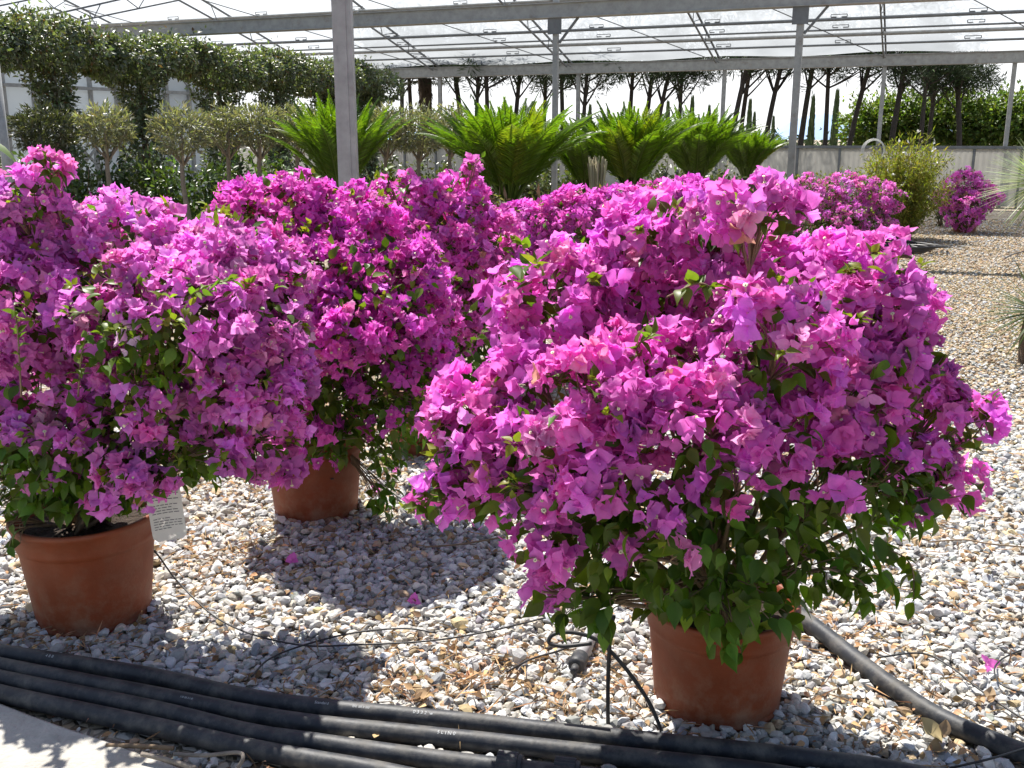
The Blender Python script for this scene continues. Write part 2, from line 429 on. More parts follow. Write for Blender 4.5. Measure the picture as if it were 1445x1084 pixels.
def bez(a, b, c, n=10):
    a, b, c = (np.asarray(q, float) for q in (a, b, c)); t = np.linspace(0, 1, n)[:, None]
    return a * (1 - t) ** 2 + 2 * b * t * (1 - t) + c * t * t
def spline(pts, n=10):
    """Catmull-Rom through pts"""
    P = [np.asarray(p, float) for p in pts]; P = [2 * P[0] - P[1]] + P + [2 * P[-1] - P[-2]]
    out = []
    for i in range(1, len(P) - 2):
        for t in np.linspace(0, 1, n, endpoint=False):
            p0, p1, p2, p3 = P[i - 1:i + 3]
            out.append(.5 * ((2 * p1) + (-p0 + p2) * t + (2 * p0 - 5 * p1 + 4 * p2 - p3) * t * t + (-p0 + 3 * p1 - 3 * p2 + p3) * t ** 3))
    out.append(P[-2]); return np.array(out)

# ================================================================== SETTING
g = MB()
S_ = 1500.0
xs = np.array([-S_, S_]); ys = np.array([-60, S_])
g.add([(-S_, -60, 0), (S_, -60, 0), (S_, S_, 0), (-S_, S_, 0)], None, [(0, 1, 2, 3)])
go = g.build('ground', M['ground']); tag(go, None, None, kind='structure')

# concrete slab in the near left corner, a step above the gravel
e0, e1_ = ground(-120, 962), ground(330, 1120)
d_ = norm(e1_ - e0); nrm = np.array([d_[1], -d_[0], 0])      # towards the camera
if nrm[1] > 0: nrm = -nrm
a_, b_ = e0 - d_ * 4, e1_ + d_ * 3
sb = MB()
N_ = 60
top = []
for i in range(N_ + 1):
    p = a_ + (b_ - a_) * i / N_ + nrm * rng.normal(0, .004)
    top.append(p)
V = []
for p in top:
    V += [p + np.array([0, 0, -.05]), p + np.array([0, 0, .022]), p + nrm * .012 + np.array([0, 0, .030]), p + nrm * 5 + np.array([0, 0, .030])]
F = []
for i in range(N_):
    for k in range(3):
        F.append((4 * i + k, 4 * i + 4 + k, 4 * i + 5 + k, 4 * i + 1 + k))
sb.add(V, None, F)
so_ = sb.build('concrete_path', M['concrete'], smooth=False); tag(so_, None, None, kind='structure')

# far hills
hl = MB()
Yh = 900.0
hv = []
hx = np.linspace(-900, 900, 121)
for x in hx:
    hgt = 4 + 17 * math.exp(-((x - 292) / 38) ** 2) + 9 * math.exp(-((x - 365) / 60) ** 2) + 7 * math.exp(-((x + 300) / 200) ** 2) + 1.5 * math.sin(x * .05) + 1.0 * math.sin(x * .17)
    hv += [(x, Yh, -1), (x, Yh + 30, hgt * .7), (x, Yh + 80, hgt), (x, Yh + 160, -1)]
F = []
for i in range(len(hx) - 1):
    for k in range(3): F.append((4 * i + k, 4 * i + 4 + k, 4 * i + 5 + k, 4 * i + 1 + k))
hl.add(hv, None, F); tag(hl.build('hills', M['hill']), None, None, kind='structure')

# ================================================================== POTS and BOUGAINVILLEAS
def make_pot(parent, r_top, r_bot, h, rz=0.0):
    p = MB()
    k = (r_top - r_bot) / h
    rr = lambda z: r_bot + k * z
    prof = [(0.001, .004), (r_bot * .93, .004), (r_bot * .97, 0), (r_bot + .002, .006), (r_bot + .003, .016), (r_bot - .001, .02)]
    for z in np.linspace(.03, h * .745, 8): prof.append((rr(z), z))
    prof += [(rr(h * .75) + .0005, h * .75), (rr(h * .757) + .005, h * .757), (rr(h * .8) + .005, h * .80),
             (rr(h * .94) + .005, h * .935), (rr(h * .95) + .010, h * .945), (rr(h) + .011, h * .975), (rr(h) + .009, h * .995), (rr(h) + .004, h),
             (rr(h) - .004, h - .002), (rr(h) - .008, h - .02), (rr(h * .8) - .012, h * .8), (rr(h * .6) - .012, h * .6)]
    p.lathe(prof, sides=72)
    po = p.build('pot', M['terracotta'], parent)
    sm = MB()
    R = rr(h * .88) - .010
    rings = 7; sd = 40
    V = [(0, 0, h * .9)]
    for i in range(1, rings + 1):
        for j in range(sd):
            a = j * 2 * PI / sd; q = R * i / rings
            V.append((q * math.cos(a), q * math.sin(a), h * .88 + .012 * math.sin(5 * a + i) * (1 - i / rings) + rng.normal(0, .004)))
    f3 = [(0, 1 + j, 1 + (j + 1) % sd) for j in range(sd)]
    f4 = []
    for i in range(rings - 1):
        for j in range(sd):
            j2 = (j + 1) % sd
            f4.append((1 + i * sd + j, 1 + (i + 1) * sd + j, 1 + (i + 1) * sd + j2, 1 + i * sd + j2))
    sm.add(V, f3, f4); sm.build('soil', M['soil'], parent)
    return po

BRCOL = np.array([0.81, 0.185, 0.65])
def bougainvillea(label, base, pot, lobes, leafz, L=.0375, leaf_len=.060, col=BRCOL, seed=0, k=1.75, lod=0, group=None,
                  leafk=1.0, shoots=(), name='potted_bougainvillea', inner=1.0, paler=0.0, fork=None):
    r = np.random.default_rng(100 + seed)
    base = np.array([base[0], base[1], 0.0])
    root = thing(name, label, 'plant', tuple(base), group)
    h0 = .02
    if pot:
        make_pot(root, *pot); h0 = pot[2] * .86
    Ls = []
    for q in lobes:
        px, py, Y, rx, ry = q[:5]; dens = q[5] if len(q) > 5 else 1.0
        c = at_y(px, py, Y); m = px2m(Y, c[2])
        Ls.append((c - base, np.array([rx * m, (rx + ry) / 2 * m * 1.0, ry * m]), dens))
    Zs = []
    for q in leafz:
        px, py, Y, rx, ry = q[:5]; dens = q[5] if len(q) > 5 else 1.0
        c = at_y(px, py, Y); m = px2m(Y, c[2])
        Zs.append((c - base, np.array([rx * m, (rx + ry) / 2 * m, ry * m]), dens))
    br = MB(); lf = MB(); tw = MB(); fl = MB()
    ctr = np.mean([c for c, _, _ in Ls], 0)
    stem0 = np.array([0, 0, h0])
    allpos = []
    for li, (c, R, dens) in enumerate(Ls):
        area = 4 * PI * (((R[0] * R[1]) ** 1.6 + (R[0] * R[2]) ** 1.6 + (R[1] * R[2]) ** 1.6) / 3) ** (1 / 1.6)
        n = int(area / (L * L) * k * dens)
        ncl = max(3, int(n / 6.5))
        d = rand_dirs(ncl * 2, r)
        keep = (d[:, 2] > -.55) | (r.random(len(d)) < .35)
        d = d[keep][:ncl]
        # uneven surface
        ph = r.uniform(0, 6, 4)
        bumpy = .95 + .10 * np.sin(5 * d[:, 0] + ph[0]) + .10 * np.sin(6 * d[:, 1] + ph[1]) + .10 * np.sin(6 * d[:, 2] + ph[2])
        rad = bumpy * (1 - np.abs(r.normal(0, .14, len(d)))) * .99
        P = c + d * R * rad[:, None]
        nn = norm(d / R * R.mean() + np.array([0, 0, .35]))
        # drop clusters buried in the other lobes
        ok = np.ones(len(P), bool)
        for lj, (c2, R2, _) in enumerate(Ls):
            if lj == li: continue
            q = np.linalg.norm((P - c2) / R2, axis=1)
            ok &= (q > .72) | (r.random(len(P)) < .12)
        P, nn = P[ok], nn[ok]
        if len(P) == 0: continue
        # sprays: 3-6 trios round each cluster point
        m = r.integers(4, 10, len(P))
        idx = np.repeat(np.arange(len(P)), m)
        jit = rand_dirs(len(idx), r)
        n2 = norm(nn[idx] * .75 + jit + np.array([0, 0, .1]))
        rh = (L * r.uniform(.6, 1.35, len(P)))[idx][:, None]
        p2 = P[idx] + n2 * rh * r.uniform(.6, 1.05, (len(idx), 1))
        ccol = vary(col, len(P), .16, .06, r)[idx] * np.exp(r.normal(0, .10, (len(idx), 1)))
        # older bracts fade to pink, a few to straw
        fade = r.random(len(P))[idx]
        ccol = np.where((fade > .955)[:, None], ccol * np.array([1.05, 1.7, .95]), ccol)
        st = r.random(len(idx)) > .9965
        ccol[st] = np.array([.62, .33, .25])
        ccol = np.clip(ccol * np.array([1, 1 + paler * 2.5, 1 + paler * .12]) + paler * .03, 0, .9)
        sc_ = L * np.clip(r.normal(.97, .2, len(idx)), .5, 1.4)
        Rm = frames_z(n2, r)
        if lod == 0:
            sel = r.integers(0, len(TRIOS), len(idx))
            for t in range(len(TRIOS)):
                s_ = sel == t
                br.inst(TRIOS[t], p2[s_], Rm[s_], sc_[s_], ccol[s_])
            s_ = r.random(len(idx)) < .16
            fl.inst(FLOWER, p2[s_], Rm[s_], sc_[s_] * 1.05, np.ones((s_.sum(), 3)))
        else:
            br.inst(TRIO_S, p2, Rm, sc_, ccol)
        allpos.append(P)
        # leaves among the flowers, deeper in the shell
        nl = int(area / (leaf_len ** 2) * 1.1 * leafk)
        d = rand_dirs(nl, r); rad = r.uniform(.45, .98, nl) 
        PL = c + d * R * rad[:, None]
        fdir = norm(d + jitter(r, nl, .7) + np.array([0, 0, -.25])); nz = norm(d * .3 + np.array([0, 0, 1.0]) + jitter(r, nl, .5))
        tint = vary((.075, .130, .014), nl, .3, .1, r)
        put_leaves(lf, PL, fdir, nz, leaf_len * r.uniform(.6, 1.1, nl), tint, r, lod)
        # young yellow-green tips
        ny = max(1, int(nl * .06))
        d = rand_dirs(ny, r); d[:, 2] = np.abs(d[:, 2]); PY = c + d * R * r.uniform(1.0, 1.2, (ny, 1))
        for q in range(ny):
            kk = 5; f = norm(d[q] + jitter(r, kk, .9)); tw.tube([c + d[q] * R * .8, PY[q]], [.0018, .001], 4, cap=False)
            put_leaves(lf, np.tile(PY[q], (kk, 1)) + r.normal(0, .006, (kk, 3)), f, norm(np.array([0, 0, 1.]) + jitter(r, kk, .5)), leaf_len * r.uniform(.4, .75, kk),
                       vary((.17, .21, .025), kk, .2, .08, r), r, lod)
        # branch from the stem to the lobe, then twigs to the sprays
        mid = stem0 * .45 + c * .55 + np.array([0, 0, .06]) + r.normal(0, .03, 3)
        o3 = stem0 + np.array([r.normal(0, .035), r.normal(0, .035), 0])
        tw.tube(bez(o3, mid, c, 9), np.linspace(.008, .003, 9), 6)
        for q in r.choice(len(P), min(len(P), 14), replace=False):
            tw.tube(bez(c * .7 + mid * .3, (c + P[q]) / 2 + r.normal(0, .02, 3), P[q], 6), np.linspace(.0028, .0014, 6), 5, cap=False)
    for c, R, dens in Zs:
        n = int(4 * PI * R.mean() ** 2 / (leaf_len ** 2) * 2.0 * dens)
        d = rand_dirs(n, r); rad = r.uniform(.35, 1.08, n)
        PL = c + d * R * rad[:, None]
        out = norm((PL - stem0) * np.array([1, 1, .2]))
        fdir = norm(out * .6 + jitter(r, n, .6) + np.array([0, 0, -.7])); nz = norm(out * .8 + np.array([0, 0, .8]) + jitter(r, n, .45))
        tint = vary((.088, .155, .017), n, .3, .1, r)
        put_leaves(lf, PL, fdir, nz, leaf_len * r.uniform(.65, 1.2, n), tint, r, lod)
        mid = stem0 * .5 + c * .5 + np.array([0, 0, .07]) + r.normal(0, .03, 3)
        tw.tube(bez(stem0, mid, c, 8), np.linspace(.006, .0025, 8), 6)
        for q in r.choice(n, min(n, 16), replace=False):
            tw.tube(bez(mid, (c + PL[q]) / 2 + np.array([0, 0, .04]), PL[q], 6), np.linspace(.0026, .0012, 6), 5, cap=False)
    for sh in shoots:                                         # long leafy shoots: list of photo points + depth
        pts = [at_y(x, y, Y) - base for x, y, Y in sh]
        S = spline([pts[0]] + pts[1:], 8)
        tw.tube(S, np.linspace(.003, .0014, len(S)), 5)
        n = max(6, len(S)); ii = np.linspace(len(S) * .2, len(S) - 1, n).astype(int)
        T = norm(np.gradient(S, axis=0))[ii]
        f = norm(T * .6 + jitter(r, n, .8)); put_leaves(lf, S[ii], f, norm(np.array([0, 0, 1.]) + jitter(r, n, .4)), leaf_len * r.uniform(.5, .95, n),
                                                         vary((.11, .17, .02), n, .25, .08, r), r, lod)
    if lod == 0:
        for q in range(3):                                     # main stems out of the soil
            a = q * 2.1
            tw.tube(bez(stem0 + np.array([.03 * math.cos(a), .03 * math.sin(a), -.02]), stem0 + np.array([0, 0, .12]), stem0 * .5 + ctr * .5, 9), np.linspace(.014, .006, 9), 7)
    br.build('bracts', M['bract'], root)
    lf.build('leaves', M['leaf'], root)
    tw.build('branches', M['twig'], root)
    if fl.n: tag(fl.build('small_flowers', M['flower'], root), None, None, kind='stuff')
    return root
def jitter(r, n, s_): return r.normal(0, s_, (n, 3))
def put_leaves(mb, P, f, nz, size, tint, r, lod):
    R = frames_yz(f, nz)
    if lod == 0:
        sel = r.integers(0, len(LEAVES), len(P))
        for t in range(len(LEAVES)):
            s_ = sel == t
            mb.inst(LEAVES[t], P[s_], R[s_], size[s_], tint[s_])
    else:
        mb.inst(LEAF2, P, R, size, tint)

GB = 'bougainvilleas in bloom on the gravel'
bA = ground(1010, 985)
bougainvillea('large magenta bougainvillea in the terracotta pot nearest the camera, right of centre', bA, (.197, .168, .30),
    [(1065, 305, 2.33, 55, 38), (1000, 315, 2.5, 60, 36), (930, 340, 2.6, 85, 55), (785, 430, 2.55, 88, 85), (890, 430, 2.65, 95, 80), (1225, 440, 2.5, 85, 95), (1180, 380, 2.6, 55, 40),
     (1095, 500, 2.2, 85, 92), (1020, 400, 2.62, 105, 85), (830, 590, 2.2, 88, 92), (668, 590, 2.4, 66, 62), (1000, 600, 2.15, 82, 75), (740, 540, 2.4, 50, 45),
     (1190, 570, 2.35, 70, 75), (1320, 600, 2.45, 40, 55, .8), (1345, 690, 2.42, 30, 30, .9), (600, 705, 2.28, 26, 26, .9), (680, 665, 2.3, 52, 48, .9), (650, 650, 2.35, 30, 30),
     (765, 765, 2.15, 30, 50, .8), (765, 835, 2.15, 24, 20, .8), (1045, 680, 2.08, 48, 38, .8), (930, 790, 2.08, 40, 55, .33), (1250, 670, 2.33, 65, 65, .28), (1170, 680, 2.2, 60, 40, .25), (900, 690, 2.15, 60, 40, .6), (1380, 590, 2.4, 20, 18, .7), (840, 680, 2.12, 55, 45, .7), (900, 730, 2.1, 45, 30, .4), (740, 690, 2.2, 45, 40, .6), (1150, 470, 2.4, 70, 80), (1275, 545, 2.45, 52, 60), (930, 520, 2.35, 70, 60), (760, 625, 2.25, 60, 60, .8), (1100, 620, 2.15, 50, 45, .7), (1290, 640, 2.42, 40, 45, .6), (1250, 500, 2.4, 50, 50)],
    [(850, 770, 2.25, 85, 75, 1.0), (1010, 760, 2.25, 100, 75, 1.0), (1150, 700, 2.3, 120, 100, .8), (1260, 680, 2.4, 70, 85, .9), (1020, 845, 2.16, 85, 40, .9),
     (830, 850, 2.2, 60, 38, .9), (1180, 800, 2.25, 90, 48, .75), (1210, 520, 2.4, 70, 110, .5), (1030, 905, 2.14, 25, 30, .7), (1075, 850, 2.3, 60, 32, 1.0), (1000, 840, 2.4, 80, 25, .8), (940, 845, 2.3, 40, 25, .8), (720, 690, 2.3, 70, 55, .9), (790, 700, 2.2, 70, 60, .9), (900, 715, 2.2, 75, 55, .9), (980, 690, 2.2, 60, 50, .8), (670, 640, 2.35, 60, 50, .5)],
    seed=1, leaf_len=.063, group=GB, shoots=[[(1240, 640, 2.35), (1300, 560, 2.35), (1335, 500, 2.35)], [(1300, 650, 2.4), (1370, 620, 2.38), (1400, 570, 2.38)], [(680, 690, 2.3), (630, 700, 2.28), (570, 712, 2.26)],
                              [(960, 560, 2.3), (900, 500, 2.25), (920, 470, 2.2)], [(940, 420, 2.4), (985, 400, 2.3), (1010, 410, 2.28)], [(1200, 760, 2.3), (1280, 790, 2.25), (1290, 850, 2.24)], [(1160, 800, 2.2), (1215, 820, 2.16), (1222, 850, 2.15)]])
bB = ground(135, 866)
bougainvillea('wide lilac pink bougainvillea in the left pot, with the paper tag hanging beside it', bB, (.213, .172, .355),
    [(40, 335, 3.1, 85, 55), (180, 340, 3.1, 105, 52), (310, 370, 3.1, 90, 62), (-35, 400, 3.25, 60, 90), (70, 440, 2.98, 115, 88), (230, 450, 2.8, 115, 92, .8), (355, 470, 2.95, 70, 90),
     (50, 560, 2.92, 105, 68), (195, 570, 2.80, 105, 70, .7), (325, 560, 2.85, 85, 75), (395, 520, 3.0, 42, 70), (380, 615, 2.95, 42, 62), (-40, 560, 3.1, 45, 65),
     (70, 242, 3.0, 26, 14), (30, 285, 3.0, 50, 35, .8), (195, 672, 2.66, 38, 34, .9), (275, 640, 2.74, 70, 40, .5), (80, 630, 2.78, 90, 42, .45), (180, 630, 2.75, 70, 40, .4), (142, 708, 2.74, 9, 8, .8), (188, 665, 2.66, 30, 28, .7), (380, 400, 3.1, 50, 50)],
    [(90, 640, 2.8, 120, 50, .9), (290, 630, 2.9, 90, 55, .9), (225, 490, 2.72, 85, 70, .8), (-50, 660, 2.95, 60, 50, .9), (20, 745, 2.75, 25, 25, .35), (90, 690, 2.82, 85, 28, 1.0), (70, 708, 2.80, 60, 16, 1.0), (150, 705, 2.80, 50, 16, 1.0), (150, 690, 2.9, 70, 26, .8), (20, 700, 2.9, 40, 30, .8)],
    L=.034, leaf_len=.050, seed=2, group=GB, paler=.022, col=BRCOL * np.array([.98, 1.15, 1.02]), leafk=1.2,
    shoots=[[(30, 560, 2.7), (25, 470, 2.66), (20, 430, 2.64)], [(110, 560, 2.68), (115, 500, 2.64), (125, 470, 2.62)], [(75, 300, 2.98), (72, 260, 2.98), (70, 225, 2.97)], [(250, 430, 2.7), (290, 405, 2.62), (330, 395, 2.6)]])
bC = ground(447, 720)
bougainvillea('deep magenta bougainvillea whose shaded pot stands behind the paper tag, middle of the photo', bC, (.20, .168, .36),
    [(385, 300, 3.9, 75, 45), (480, 310, 4.0, 80, 45), (440, 385, 3.75, 90, 65), (555, 400, 3.85, 75, 62), (500, 460, 3.62, 100, 62), (605, 430, 3.9, 40, 70), (590, 500, 3.8, 50, 50, .8),
     (450, 555, 3.7, 70, 45, .45), (560, 555, 3.7, 80, 55, .35), (470, 630, 3.62, 50, 30, .3), (340, 330, 3.95, 45, 45), (420, 265, 3.9, 35, 18, .8)],
    [(470, 560, 3.75, 100, 62, 1.0), (590, 560, 3.9, 70, 62, .9), (545, 640, 3.75, 35, 40, .8), (440, 620, 3.7, 60, 30, .7), (540, 700, 3.7, 22, 28, .8), (500, 430, 3.7, 110, 90, .45)],
    L=.033, leaf_len=.054, seed=3, group=GB, col=BRCOL * np.array([.92, .7, .92]),
    shoots=[[(600, 540, 3.8), (650, 500, 3.75), (690, 460, 3.72)], [(400, 380, 3.7), (398, 340, 3.66), (400, 320, 3.65)]])
bD = ground(600, 632)
bougainvillea('magenta bougainvillea behind the middle one, a tall leafy sprig rising from its top', bD, (.20, .168, .34),
    [(560, 290, 4.7, 55, 38), (640, 300, 4.8, 58, 42), (620, 370, 4.6, 70, 55), (690, 370, 4.8, 48, 65), (650, 450, 4.65, 50, 52), (700, 450, 4.8, 30, 50, .6), (668, 236, 4.7, 8, 5, .5), (553, 260, 4.7, 16, 7, .5), (600, 600, 4.6, 40, 40, .2)],
    [(660, 500, 4.7, 62, 62, 1.0), (610, 540, 4.7, 70, 42, .8), (640, 420, 4.7, 80, 90, .4)],
    L=.035, leaf_len=.055, seed=4, group=GB, k=1.5, col=BRCOL * np.array([.98, .9, .95]),
    shoots=[[(620, 300, 4.7), (650, 250, 4.68), (680, 222, 4.66)], [(545, 280, 4.7), (550, 250, 4.7), (548, 238, 4.7)]])
bE = np.array([at_y(830, 300, 6.2)[0], 6.2, 0])
bougainvillea('bougainvillea half hidden between the big front plant and the tall clipped cycad', bE, (.20, .168, .34),
    [(715, 330, 6.2, 45, 36), (755, 322, 6.2, 48, 36), (805, 308, 6.2, 48, 30), (870, 305, 6.3, 55, 36), (950, 290, 6.4, 55, 32), (1000, 290, 6.5, 40, 26), (720, 400, 6.1, 40, 42), (780, 385, 6.1, 60, 42), (870, 390, 6.2, 70, 50), (985, 262, 6.4, 12, 9), (820, 285, 6.25, 40, 14, .6)],
    [(780, 430, 6.2, 80, 40, .9), (880, 440, 6.2, 80, 40, .9), (800, 340, 6.2, 90, 60, .4)], L=.038, leaf_len=.055, seed=5, group=GB, lod=1, k=1.5, col=BRCOL * np.array([.9, .7, .9]))
bF = np.array([at_y(1190, 300, 14.5)[0], 14.5, 0])
bougainvillea('low spreading bougainvillea bush far back beside the white flowered shrub', bF, None,
    [(1150, 285, 14.5, 40, 34), (1195, 272, 14.6, 42, 30), (1240, 283, 14.5, 36, 32), (1180, 312, 14.2, 50, 26), (1230, 315, 14.3, 34, 22), (1130, 270, 14.8, 26, 22)],
    [(1185, 320, 14.4, 60, 20, .7)], L=.042, leaf_len=.055, seed=6, group=GB, lod=1, k=.8, paler=.05, name='bougainvillea_bush', leafk=1.5)
bG = np.array([at_y(1361, 320, 16.4)[0], 16.4, 0])
bougainvillea('small round bougainvillea far back alone on the gravel before the low wall', bG, (.20, .168, .34),
    [(1341, 278, 16.4, 22, 24), (1387, 280, 16.4, 22, 24), (1364, 306, 16.1, 28, 14, .6), (1364, 258, 16.4, 22, 18), (1362, 290, 16.2, 30, 20), (1360, 245, 16.4, 8, 8), (1358, 312, 16.2, 18, 12, .6)],
    [(1362, 300, 16.3, 24, 14, .8)], L=.042, leaf_len=.05, seed=7, group=GB, lod=1, k=1.1, paler=.03, leafk=1.3)

# ================================================================== GRAVEL
def ico(sub):
    import bmesh
    bm = bmesh.new(); bmesh.ops.create_icosphere(bm, subdivisions=sub, radius=1)
    v = np.array([q.co[:] for q in bm.verts]); f = np.array([[q.index for q in fc.verts] for fc in bm.faces]); bm.free()
    return v, f
def rock_tpl(sub, seed, cuts=7):
    r = np.random.default_rng(seed); v, f = ico(sub); v = v.copy()
    for _ in range(cuts):                                     # knock facets off the ball: crushed stone
        n = norm(r.normal(size=3)); d = r.uniform(.42, .8)
        h = v @ n; m = h > d; v[m] -= np.outer(h[m] - d, n)
    v *= 1 + r.normal(0, .05, (len(v), 1))
    return v * np.array([1, r.uniform(.65, .95), r.uniform(.5, .75)]), f, np.zeros((0, 4), int)
ROCK2 = [rock_tpl(2, s_, 9) for s_ in range(8)]
ROCK1 = [rock_tpl(1, 50 + s_, 4) for s_ in range(6)]
PIPES_PX = [
    [(-260, 880), (-120, 902), (0, 921), (200, 952), (370, 988), (568, 1010), (661, 1019), (800, 1035), (940, 1049), (1100, 1066), (1250, 1086), (1420, 1120)],
    [(-260, 885), (-120, 913), (0, 940), (210, 980), (400, 1016), (568, 1035), (692, 1048), (800, 1060), (950, 1076), (1100, 1094), (1260, 1125)],
    [(-260, 898), (-120, 928), (0, 958), (210, 1000), (350, 1034), (443, 1048), (568, 1066), (692, 1082), (800, 1094), (950, 1112)],
    [(-260, 915), (-120, 946), (0, 979), (210, 1024), (350, 1056), (443, 1073), (540, 1090), (700, 1125)]]
PIPES = [spline([ground(x, y, .028) for x, y in P], 8) for P in PIPES_PX]
PIPE_R = spline([ground(x, y, .030) for x, y in [(1010, 800), (1080, 835), (1150, 885), (1200, 925), (1260, 970), (1330, 1015), (1445, 1064), (1560, 1105)]], 8)
def seg_dist(P, line):
    """xy distance from points to a polyline's vertices (densely sampled)"""
    D = np.full(len(P), 9.)
    L2 = line[:, :2]
    fine = np.concatenate([L2[:-1] + (L2[1:] - L2[:-1]) * t for t in np.linspace(0, 1, 5)[:-1]])
    for a in fine: D = np.minimum(D, np.hypot(P[:, 0] - a[0], P[:, 1] - a[1]))
    return D
pots_xy = [(bA, .168), (bB, .172), (bC, .168), (bD, .168)]
def scatter(N, y0, y1, side=.58, xmin=None):
    """uniform on the ground wedge the photo sees"""
    y = np.sqrt(rng.uniform(y0 ** 2, y1 ** 2, N)); x = rng.uniform(-side, side, N) * y * 1.0
    return np.stack([x, y, np.zeros(N)], 1)
stones = MB()
# (count, y0, y1, rmin, rmax, lift, templates)
layers = [(22000, 1.55, 3.3, .005, .016, .35, ROCK1), (9500, 1.55, 3.3, .012, .026, .75, ROCK2),
          (26000, 3.3, 5.6, .011, .022, .5, ROCK1), (14000, 3.3, 5.6, .013, .025, .8, ROCK1),
          (100000, 5.6, 11.0, .008, .018, .6, ROCK1), (60000, 11.0, 19.0, .011, .022, .5, ROCK1)]
p4 = PIPES[3]
for cnt, y0, y1, r0, r1, lift, tp in layers:
    P = scatter(cnt, y0, y1)
    if y0 >= 5.5: P = P[(P[:, 0] > P[:, 1] * .16)]            # behind the plants nothing of the gravel shows
    ok = np.ones(len(P), bool)
    for b, rr in pots_xy: ok &= np.hypot(P[:, 0] - b[0], P[:, 1] - b[1]) > rr * 1.0
    rad = rng.uniform(r0, r1, len(P)) * np.where(rng.random(len(P)) < .06, 1.35, 1)
    if y0 < 3:
        for L_ in PIPES + [PIPE_R]: ok &= seg_dist(P, L_) > .024 + rad * .55
        # in front of the bundle of pipes there is bare earth
        yl = np.interp(P[:, 0], p4[:, 0], p4[:, 1]); ok &= (P[:, 1] > yl + .0) | (rng.random(len(P)) < .10)
        sd_ = (P - e0) @ nrm; ok &= sd_ < -.02
    P = P[ok]; rad = rad[ok]; n = len(P)
    P[:, 2] = rad * lift * rng.uniform(.5, 1.0, n)
    ax = norm(np.array([0, 0, 1.]) + jitter(rng, n, .38)); R = frames_z(ax)
    g_ = np.clip(rng.normal(.47, .10, n), .18, .70)[:, None]
    warm = rng.normal(0, 1, (n, 1))
    tint = g_ * np.concatenate([1 + .035 * warm + .02, np.ones((n, 1)), 1 - .06 * warm - .05], 1)
    br_ = rng.random(n) < np.clip((P[:, 1] - 2.6) * .14, .07, .72)
    tint[br_] = vary((.40, .305, .195), br_.sum(), .25, .04)
    gr_ = rng.random(n) < .10; tint[gr_] = vary((.29, .29, .285), gr_.sum(), .2, .03)
    sel = rng.integers(0, len(tp), n)
    for t in range(len(tp)):
        s_ = sel == t; stones.inst(tp[t], P[s_], R[s_], rad[s_], tint[s_])
tag(stones.build('gravel', M['stone'], smooth=False), 'white and grey limestone gravel covering the ground', 'gravel', kind='stuff')

# dry leaves, twigs and straw between the stones
lt = MB()
n = 5200
P = np.concatenate([scatter(4200, 1.6, 4.5), scatter(2600, 4.5, 14)]); n = len(P)
hot = np.array([ground(620, 960), ground(760, 950), ground(1260, 1010), ground(560, 975), ground(900, 1000), ground(1150, 900), ground(330, 790), ground(60, 920)])
for h in hot:
    P = np.concatenate([P, h + rng.normal(0, 1, (170, 3)) * np.array([.17, .11, 0])])
n = len(P); ok = np.ones(n, bool)
for b, rr in pots_xy: ok &= np.hypot(P[:, 0] - b[0], P[:, 1] - b[1]) > rr * 1.1
for L_ in PIPES + [PIPE_R]: ok &= seg_dist(P, L_) > .04
ok &= ((P - e0) @ nrm) < -.02
P = P[ok]; n = len(P); P[:, 2] = rng.uniform(.014, .038, n)
f = norm(rng.normal(0, 1, (n, 3)) * np.array([1, 1, .22])); nz = norm(np.array([0, 0, 1.]) + jitter(rng, n, .45))
tint = vary((.34, .215, .115), n, .4, .05)
big = rng.random(n) < .5
put_leaves(lt, P[big], f[big], nz[big], rng.uniform(.012, .034, big.sum()), tint[big], rng, 0)
q = ~big
lt.inst(NARROW2, P[q], frames_yz(f[q], nz[q]), np.stack([np.full(q.sum(), .02), rng.uniform(.03, .10, q.sum()), np.full(q.sum(), .05)], 1), tint[q] * 1.1)
tag(lt.build('leaf_litter', M['litter']), 'dry brown leaves and straw between the stones', 'leaf litter', kind='stuff')

# a few larger dry leaves, each its own thing
for i, (px, py, s_, rz, lab) in enumerate([(590, 985, .06, .4, 'crumpled straw coloured dry leaf beside the rear black pipe'), (1335, 1050, .075, 2.2, 'tan crumpled dry leaf lying under the right hand pipe near the corner'),
                                        (1390, 990, .045, 1.0, 'pale curled dry leaf on sunlit gravel right of the pipe'), (640, 760, .05, 2.9, 'small brown dry leaf on shaded gravel below the pink sprig')]):
    b = MB(); p = ground(px, py, .032)
    rd = np.random.default_rng(40 + i)
    for q, (da, sz) in enumerate(((0, 1.0), (1.0, .75), (-.9, .65), (2.3, .5))):
        f_ = np.array([[math.cos(rz + da), math.sin(rz + da), .12 + .12 * q]])
        b.inst(DRYLEAF[q % 2], np.zeros((1, 3)) + rd.normal(0, .008, 3), frames_yz(f_, np.array([[.2 * q, -.2, 1.]])), np.array([s_ * sz]), vary((.40, .28, .16), 1, .2, .06, rd))
    tag(b.build('dry_leaf', M['litter'], loc=tuple(p)), lab, 'dry leaf', 'larger dry leaves on the gravel')
